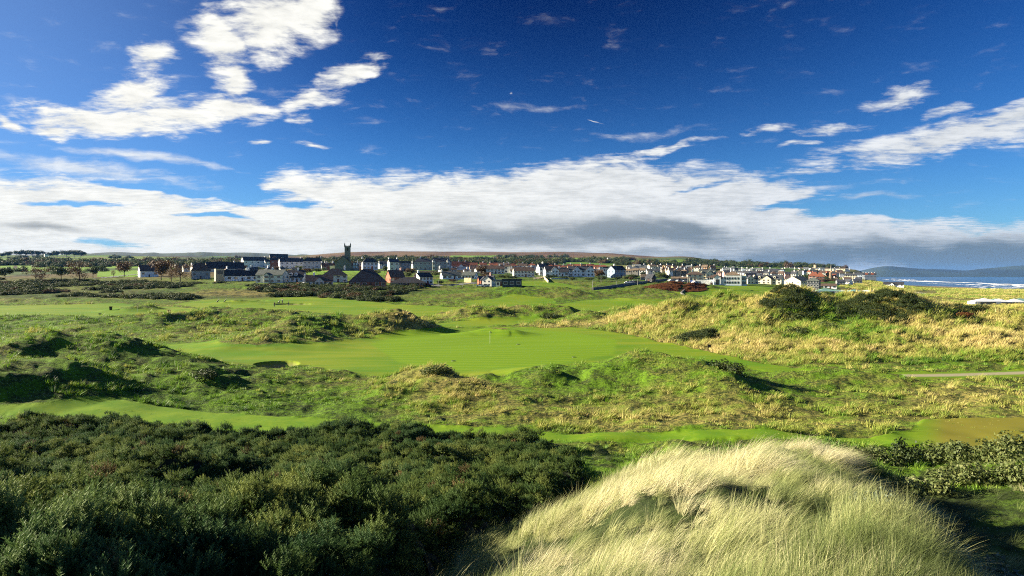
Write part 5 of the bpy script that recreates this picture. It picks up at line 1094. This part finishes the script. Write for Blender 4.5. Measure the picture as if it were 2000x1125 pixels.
for i, (p, rb, rt) in enumerate(LP):
    d = solve_d(p, rb); k = d/F; h = (rb-rt)*k; root = empty('street_lamp', ((p-1000)*k, d, E-(rb-HR)*k)); lb = ['by the left end of the course wall','halfway along the course wall','below the parked cars','left of the pair at the clubhouse wing','right of the pair at the clubhouse wing','by the white two storey house','on the road under the long cottage, left','on the road under the long cottage, middle','below the tan retaining wall','left of the orange brick house','left of the large brick bungalow','between the two brick bungalows','below the gap beside the villa','beside the boathouse shed','in front of the long modern bungalow'][i]
    tag(root, 'thin pale street lamp '+lb, 'street lamp', 'street lamps'); MB().bar((0, 0, -.3), (0, 0, h), .11, .08).build('pole', wm('grey'), root); MB().box(-.15, .9, -.12, .12, h, h+.15).build('lamp_head', wm('pale'), root)
def carmeshes():
    b = MB(); prof = [(-2.1,.35),(-2.15,.8),(-1.3,.92),(-.7,1.42),(.9,1.45),(1.7,.98),(2.15,.85),(2.15,.35)]; b.prism(prof, 'x', -.85, .85)
    b.v = [(y, x, z) for x, y, z in b.v]; g = MB(); g.prism([(-1.15,.95),(-.68,1.36),(.85,1.38),(1.45,.98)], 'x', -.87, .87); g.v = [(y, x, z) for x, y, z in g.v]
    w = MB().bar((0, -.12, 0), (0, .12, 0), .33, .33, 12); return b, g, w
cb, cg, cw = carmeshes(); CG = cg.mesh('car_windows', glass()); CW = cw.mesh('wheel', wm('dark'))
CB = {c: cb.mesh('car_body', plain('paint_'+c, v, .3, .03, 1, .5)) for c, v in dict(white=(.8,.8,.8), silver=(.45,.46,.48), dark=(.02,.022,.028), red=(.3,.02,.015), blue=(.03,.06,.18)).items()}
CARS = [(1226,553.5,'white',0,'parked nearest the left end of the course wall cars'),(1232,553,'silver',8,'second in the left group behind the wall'),(1238,552.5,'white',5,'right of the silver one behind the wall'),(1243,552.3,'dark',0,'at the right end of the group behind the wall'),(1310,549.5,'white',30,'leftmost in the clubhouse car park'),(1317,550,'dark',60,'next to the leftmost car of the clubhouse car park'),(1323,550.5,'silver',60,'third in the clubhouse car park'),
 (1329,551,'dark',60,'fourth in the clubhouse car park'),(1334.5,551.5,'white',40,'by the low shed in the clubhouse car park'),(1341,552,'dark',60,'left of the lamp pair'),(1352,552.5,'blue',60,'right of the lamp pair'),(1357,553.5,'white',40,'nearest the clubhouse wing'),(594,556.8,'white',70,'parked left of the brown roofed bungalow'),(938,560,'white',0,'below the orange brick house'),(948,560.5,'silver',0,'below the modern barn house'),(717,560.6,'red',0,'in front of the large brick bungalow'),(833,558.5,'peach' if False else 'red',0,'in front of the white two storey house')]
for p, r_, c, yw, lb in CARS:
    d = solve_d(p, r_); x = (p-1000)/F*d; root = empty('parked_car', (x, d, E-(r_-HR)/F*d), R(yw)); tag(root, '%s car %s' % (c, lb), 'car', 'parked cars')
    link('body', CB[c], root); link('windows', CG, root)
    for sx in (-1.35, 1.35):
        for sy in (-.8, .8): link('wheel', CW, root, (sx, sy, .33))
# road through the town edge and the pale strip by the beach
def strip(name, pts, wd, mat, label, dz=.12):
    """pts: (px,row); ribbon laid on the ground"""
    L = []; n = 60; t = np.linspace(0, 1, n); ds = [solve_d(p, r_) for p, r_ in pts]; xs = [(p-1000)/F*d for (p, r_), d in zip(pts, ds)]
    s = np.linspace(0, 1, len(pts)); X = np.interp(t, s, xs); Y = np.interp(t, s, ds); dx = np.gradient(X); dy = np.gradient(Y); L_ = np.hypot(dx, dy); nx, ny = -dy/L_, dx/L_; V = []; J = 7
    for j in range(J):
        o = (j/(J-1)-.5)*wd; x, y = X+nx*o, Y+ny*o; V.append(np.stack([x, y, height(x, y)+dz], 1))
    idx = np.arange(J*n).reshape(J, n); f = np.stack([idx[:-1, :-1], idx[:-1, 1:], idx[1:, 1:], idx[1:, :-1]], -1).reshape(-1, 4)[:, ::-1]
    return tag(link(name, mesh_np(name, np.concatenate(V), f, mat, True)), label, kind='structure')
asph = plain('asphalt', (.16,.165,.165), .9, .15, .6)
strip('road', [(850,559),(890,556.5),(915,554),(931,553)], 7, asph, 'grey road below the long cottage')
strip('road', [(1165,565),(1220,556),(1265,550),(1310,545.5)], 7, asph, 'road behind the course wall')
strip('road', [(190,544),(225,540),(265,536)], 6, asph, 'drive across the lawn at left')
# beach car park, tents
def quad_strip(name, pts, mat, label): return None
def tent(px, d, w, dep, h, mat, label, open_=True, zrow=None):
    d = solve_d(px, zrow, 380, 1000)+(d-520 if d < 600 and zrow > 580 else 0); x = (px-1000)/F*d; z = H(x, d); root = empty('marquee', (x, d, z), 0); tag(root, label, 'marquee', 'marquees by the beach')
    MB().box(-w/2, w/2, -dep/2, dep/2, -2, h*.45).build('side_wall', wm('white'), root)
    n = max(1, int(w/9)); r = MB()
    for i in range(n):
        a = -w/2+w*i/n; b = a+w/n; r.add([(a,-dep/2,h*.45),(b,-dep/2,h*.45),(b,dep/2,h*.45),(a,dep/2,h*.45),((a+b)/2,0,h)], [(0,1,4),(1,2,4),(2,3,4),(3,0,4),(0,3,2,1)])
    r.build('canopy', mat, root); MB().box(-w*.3, w*.3, -dep/2-.04, -dep/2, .3, h*.35).build('side_window', glass(), root)
wc = plain('canvas', (.78,.79,.78), .7, .03, .3); tc_ = plain('teal_sheet', (.20,.36,.30), .6, .08, .3)
for a in [(1922,520,16,7,3.6,wc,'white peaked marquee left of the group by the dunes, right edge'),(1966,520,19,7,3.4,wc,'white peaked marquee in the middle of the group by the dunes'),(1992,540,14,7,3.0,tc_,'teal green low marquee behind the white ones at the right edge'),(1945,545,16,7,3.0,tc_,'teal green low marquee between the two white peaks')]:
    tent(*a, zrow=594)
for a in [(1612,640,13,6,3.0,tc_,'small green roofed pavilion right of the glazed apartments'),(1650,640,26,8,2.6,tc_,'long teal roofed pavilion left by the pale strip'),(1680,620,20,7,2.6,wc,'white low pavilion right by the pale strip'),(1660,600,22,7,2.2,wc,'white low pavilion nearest the dune')]:
    tent(*a, zrow=573)
m_con = plain('pale_concrete', (.52,.48,.38), .85, .08, .2)
strip('track', [(1660,571),(1720,569.5),(1780,571),(1815,573.5)], 18, m_con, 'pale concrete beach track and car park', .35)

# ------------------------------------------------------------------ golf things
def on(px, row, d0=40, d1=420): 
    d = solve_d(px, row, d0, d1); x = (px-1000)/F*d; return x, d, H(x, d)
metal = plain('painted_steel', (.75,.75,.72), .4, .03, 2); flagc = plain('flag_cloth', (.75,.70,.12), .7, .05, 2); blk = plain('black_plastic', (.015,.015,.017), .5, .1, 3); flred = plain('red_flag_cloth', (.5,.03,.02), .7, .05, 2)
def flag(px, row, label, fm, h=2.15, wind=1):
    x, y, z = on(px, row); root = empty('flagstick', (x, y, z)); tag(root, label, 'flagstick'); MB().bar((0, 0, -.1), (0, 0, h), .022, .016, 8).build('pole', metal, root)
    V = []; n = 8
    for i in range(n+1):
        t = i/n
        for q in (0, 1): V.append((.02+t*.34*wind, .05*math.sin(t*5), h-.02-q*.34*(1-.15*t)-.14*t))
    link('flag', mesh_np('flag', V, [(2*i, 2*i+1, 2*i+3, 2*i+2) for i in range(n)], fm), root)
    MB().bar((0, 0, .012), (0, 0, .02), .054, .054, 12).build('hole_cup', blk, root)
flag(957, 671, 'white flagstick with small yellow flag on the near green', flagc); flag(268.5, 609.5, 'dark thin flagstick on the far left green', flred)
def box_marker(px, row, w, h, label, name='litter_bin', cat='bin'):
    x, y, z = on(px, row); root = empty(name, (x, y, z)); tag(root, label, cat); b = MB(); b.add([(sx*w/2*s, sy*w/2*s, zz) for zz, s in ((-.1, .82), (h*.86, 1)) for sx, sy in ((-1,-1),(1,-1),(1,1),(-1,1))], [(0,3,2,1),(4,5,6,7),(0,1,5,4),(1,2,6,5),(2,3,7,6),(3,0,4,7)]); b.build('bin_body', blk, root)
    MB().box(-w*.56, w*.56, -w*.56, w*.56, h*.86+.003, h).build('lid', blk, root)
box_marker(216.5, 606.5, .62, 1.1, 'tall black bin on the far left green'); box_marker(330, 612, .6, .7, 'short dark brown bin right of the far left flag'); box_marker(195.5, 614.5, .55, .35, 'low dark sprinkler box on the far left green', 'sprinkler_box', 'box')
for p, r_, lb in ((886,706,'front left'),(1121,698,'front right'),(1012,672.5,'middle, behind the flag')):
    x, y, z = on(p, r_); root = empty('sprinkler_cover', (x, y, z)); tag(root, 'small dark round sprinkler cover on the near green, '+lb, 'sprinkler cover'); MB().bar((0, 0, -.05), (0, 0, .05), .34, .30, 14).build('cover', blk, root); MB().bar((0, 0, .052), (0, 0, .075), .12, .10, 10).build('nozzle', blk, root)
x, y, z = on(1383, 685); root = empty('tee_sign', (x, y, z)); tag(root, 'dark post with small board at the foot of the big dune', 'sign'); MB().box(-.05, .05, -.05, .05, -.2, 1.0).build('post', blk, root); MB().box(-.02, .42, -.08, -.055, .45, .95).build('board', blk, root)

def skin(name, pts, edges, rad, mat, parent, lv=1):
    me = bpy.data.meshes.new(name); me.from_pydata(pts, edges, []); me.materials.append(mat); o = link(name, me, parent)
    s = o.modifiers.new('skin', 'SKIN'); lay = me.skin_vertices[0] if me.skin_vertices else None
    if lay is None:
        bm = bmesh.new(); bm.from_mesh(me); bm.verts.layers.skin.verify(); bm.to_mesh(me); bm.free(); lay = me.skin_vertices[0]
    for i, r_ in enumerate(rad): lay.data[i].radius = (r_, r_)
    lay.data[0].use_root = True; u = o.modifiers.new('sub', 'SUBSURF'); u.levels = lv; u.render_levels = lv; return o
sk = plain('skin', (.45,.28,.20), .6, .05, 3)
def golfer(px, row, rz, top, bot, label, pose=0):
    x, y, z = on(px, row); root = empty('person', (x, y, z), rz); tag(root, label, 'person', 'golfers on the far green')
    arms = {0: [(.22,-.02,1.42),(.26,-.10,1.16),(.10,-.30,1.02)], 1: [(.22,0,1.42),(.27,.02,1.14),(.28,-.05,.88)], 2: [(.22,0,1.40),(.34,-.12,1.20),(.40,-.34,1.12)]}[pose]
    J = [(0,0,.95),(0,0,1.15),(0,0,1.38),(0,-.01,1.50),(0,-.02,1.62),(0,-.02,1.74)]; rj = [.13,.12,.14,.055,.085,.07]; e = [(0,1),(1,2),(2,3),(3,4),(4,5)]
    for s in (-1, 1):
        b = len(J); J += [(s*a[0], a[1], a[2]) for a in arms]; rj += [.065,.048,.035]; e += [(2, b), (b, b+1), (b+1, b+2)]
        b = len(J); st = .08 if pose == 0 else .14; J += [(s*.10,0,.90),(s*(.11+st*.3),-.03,.50),(s*(.11+st*.5),.02,.08),(s*(.12+st*.5),-.14,.04)]; rj += [.10,.065,.045,.04]; e += [(0, b), (b, b+1), (b+1, b+2), (b+2, b+3)]
    body = skin('body', J, e, rj, sk, root)
    T = [(0,0,.93),(0,0,1.15),(0,0,1.37),(0,-.01,1.47)]; tr = [.155,.145,.165,.075]; te = [(0,1),(1,2),(2,3)]
    for s in (-1, 1): b = len(T); T += [(s*arms[0][0], arms[0][1], arms[0][2]), (s*arms[1][0], arms[1][1], arms[1][2]), (s*(arms[1][0]*.3+arms[2][0]*.7), arms[1][1]*.3+arms[2][1]*.7, arms[1][2]*.3+arms[2][2]*.7)]; tr += [.08,.062,.05]; te += [(2, b), (b, b+1), (b+1, b+2)]
    skin('jacket', T, te, tr, top, root)
    L = [(0,0,.93)]; lr = [.15]; le = []
    for s in (-1, 1): b = len(L); st = .08 if pose == 0 else .14; L += [(s*.10,0,.88),(s*(.11+st*.3),-.03,.50),(s*(.11+st*.5),.02,.10)]; lr += [.115,.085,.07]; le += [(0, b), (b, b+1), (b+1, b+2)]
    skin('trousers', L, le, lr, bot, root)
    MB().bar((0, -.02, 1.70), (0, -.02, 1.80), .105, .08, 10).build('cap', blk, root)
    if pose == 0: MB().bar((.02, -.30, 1.0), (.10, -.55, .02), .012, .012).build('club', metal, root)
dk = plain('dark_cloth', (.02,.022,.03), .85, .1, 6); nv = plain('navy_cloth', (.03,.05,.11), .85, .1, 6); gy = plain('grey_cloth', (.22,.23,.25), .85, .1, 6)
golfer(536, 600, R(60), dk, dk, 'person all in black standing nearest on the far green, slightly stooped', 0)
golfer(551.5, 592.5, R(-40), gy, dk, 'person in grey jacket standing beside the golf trolley', 2)
golfer(564, 597.5, R(-80), dk, nv, 'person in dark top at the right of the group on the far green', 1)
def trolley(px, row, rz, label):
    x, y, z = on(px, row); root = empty('golf_trolley', (x, y, z), rz); tag(root, label, 'golf trolley', 'golf trolleys'); 
    b = MB(); b.bar((.12, 0, .22), (-.42, 0, 1.02), .15, .17, 12); bag = b.build('bag', blk, root)
    for i in range(6): a = i*1.05; c = MB(); c.bar((-.40+.05*math.cos(a), .08*math.sin(a), .98), (-.52+.08*math.cos(a), .10*math.sin(a), 1.22+.03*i), .01, .01, 5); c.bar((-.52+.08*math.cos(a), .10*math.sin(a), 1.22+.03*i), (-.55+.08*math.cos(a), .10*math.sin(a)+.03, 1.25+.03*i), .035, .03, 6); c.build('club', metal, bag)
    f = MB(); f.bar((.3, 0, .2), (-.75, 0, .98), .02, .02); f.bar((-.05, -.36, .17), (-.05, .36, .17), .02, .02); f.bar((-.05, 0, .17), (-.1, 0, .42), .02, .02); f.build('frame', metal, root)
    for s, xx, r_ in ((-.38, -.05, .17), (.38, -.05, .17), (0, .42, .13)): MB().bar((xx, s-.03, r_), (xx, s+.03, r_), r_, r_, 14).build('wheel', blk, root)
trolley(425, 590.5, R(200), 'black golf bag on a trolley at the left of the pair above the humps'); trolley(439, 591.5, R(200), 'black golf bag on a trolley at the right of the pair above the humps'); trolley(544.5, 592, R(170), 'black golf bag on a trolley beside the person in grey')

def build_haze():
    m = bpy.data.materials.new('air'); m.use_nodes = True; nt = m.node_tree; nt.nodes.clear(); out = nd(nt, 'ShaderNodeOutputMaterial')
    v = nd(nt, 'ShaderNodeVolumePrincipled'); v.inputs['Color'].default_value = (.11, .34, .85, 1); v.inputs['Density'].default_value = 2.1e-5; v.inputs['Anisotropy'].default_value = 0
    lk(nt, v.outputs[0], out.inputs['Volume']); b = MB().box(-19500, 19500, -400, 19500, -60, 262); o = b.build('haze', m); tag(o, 'thin blue sea air over the whole view', 'haze', kind='stuff')
build_haze()
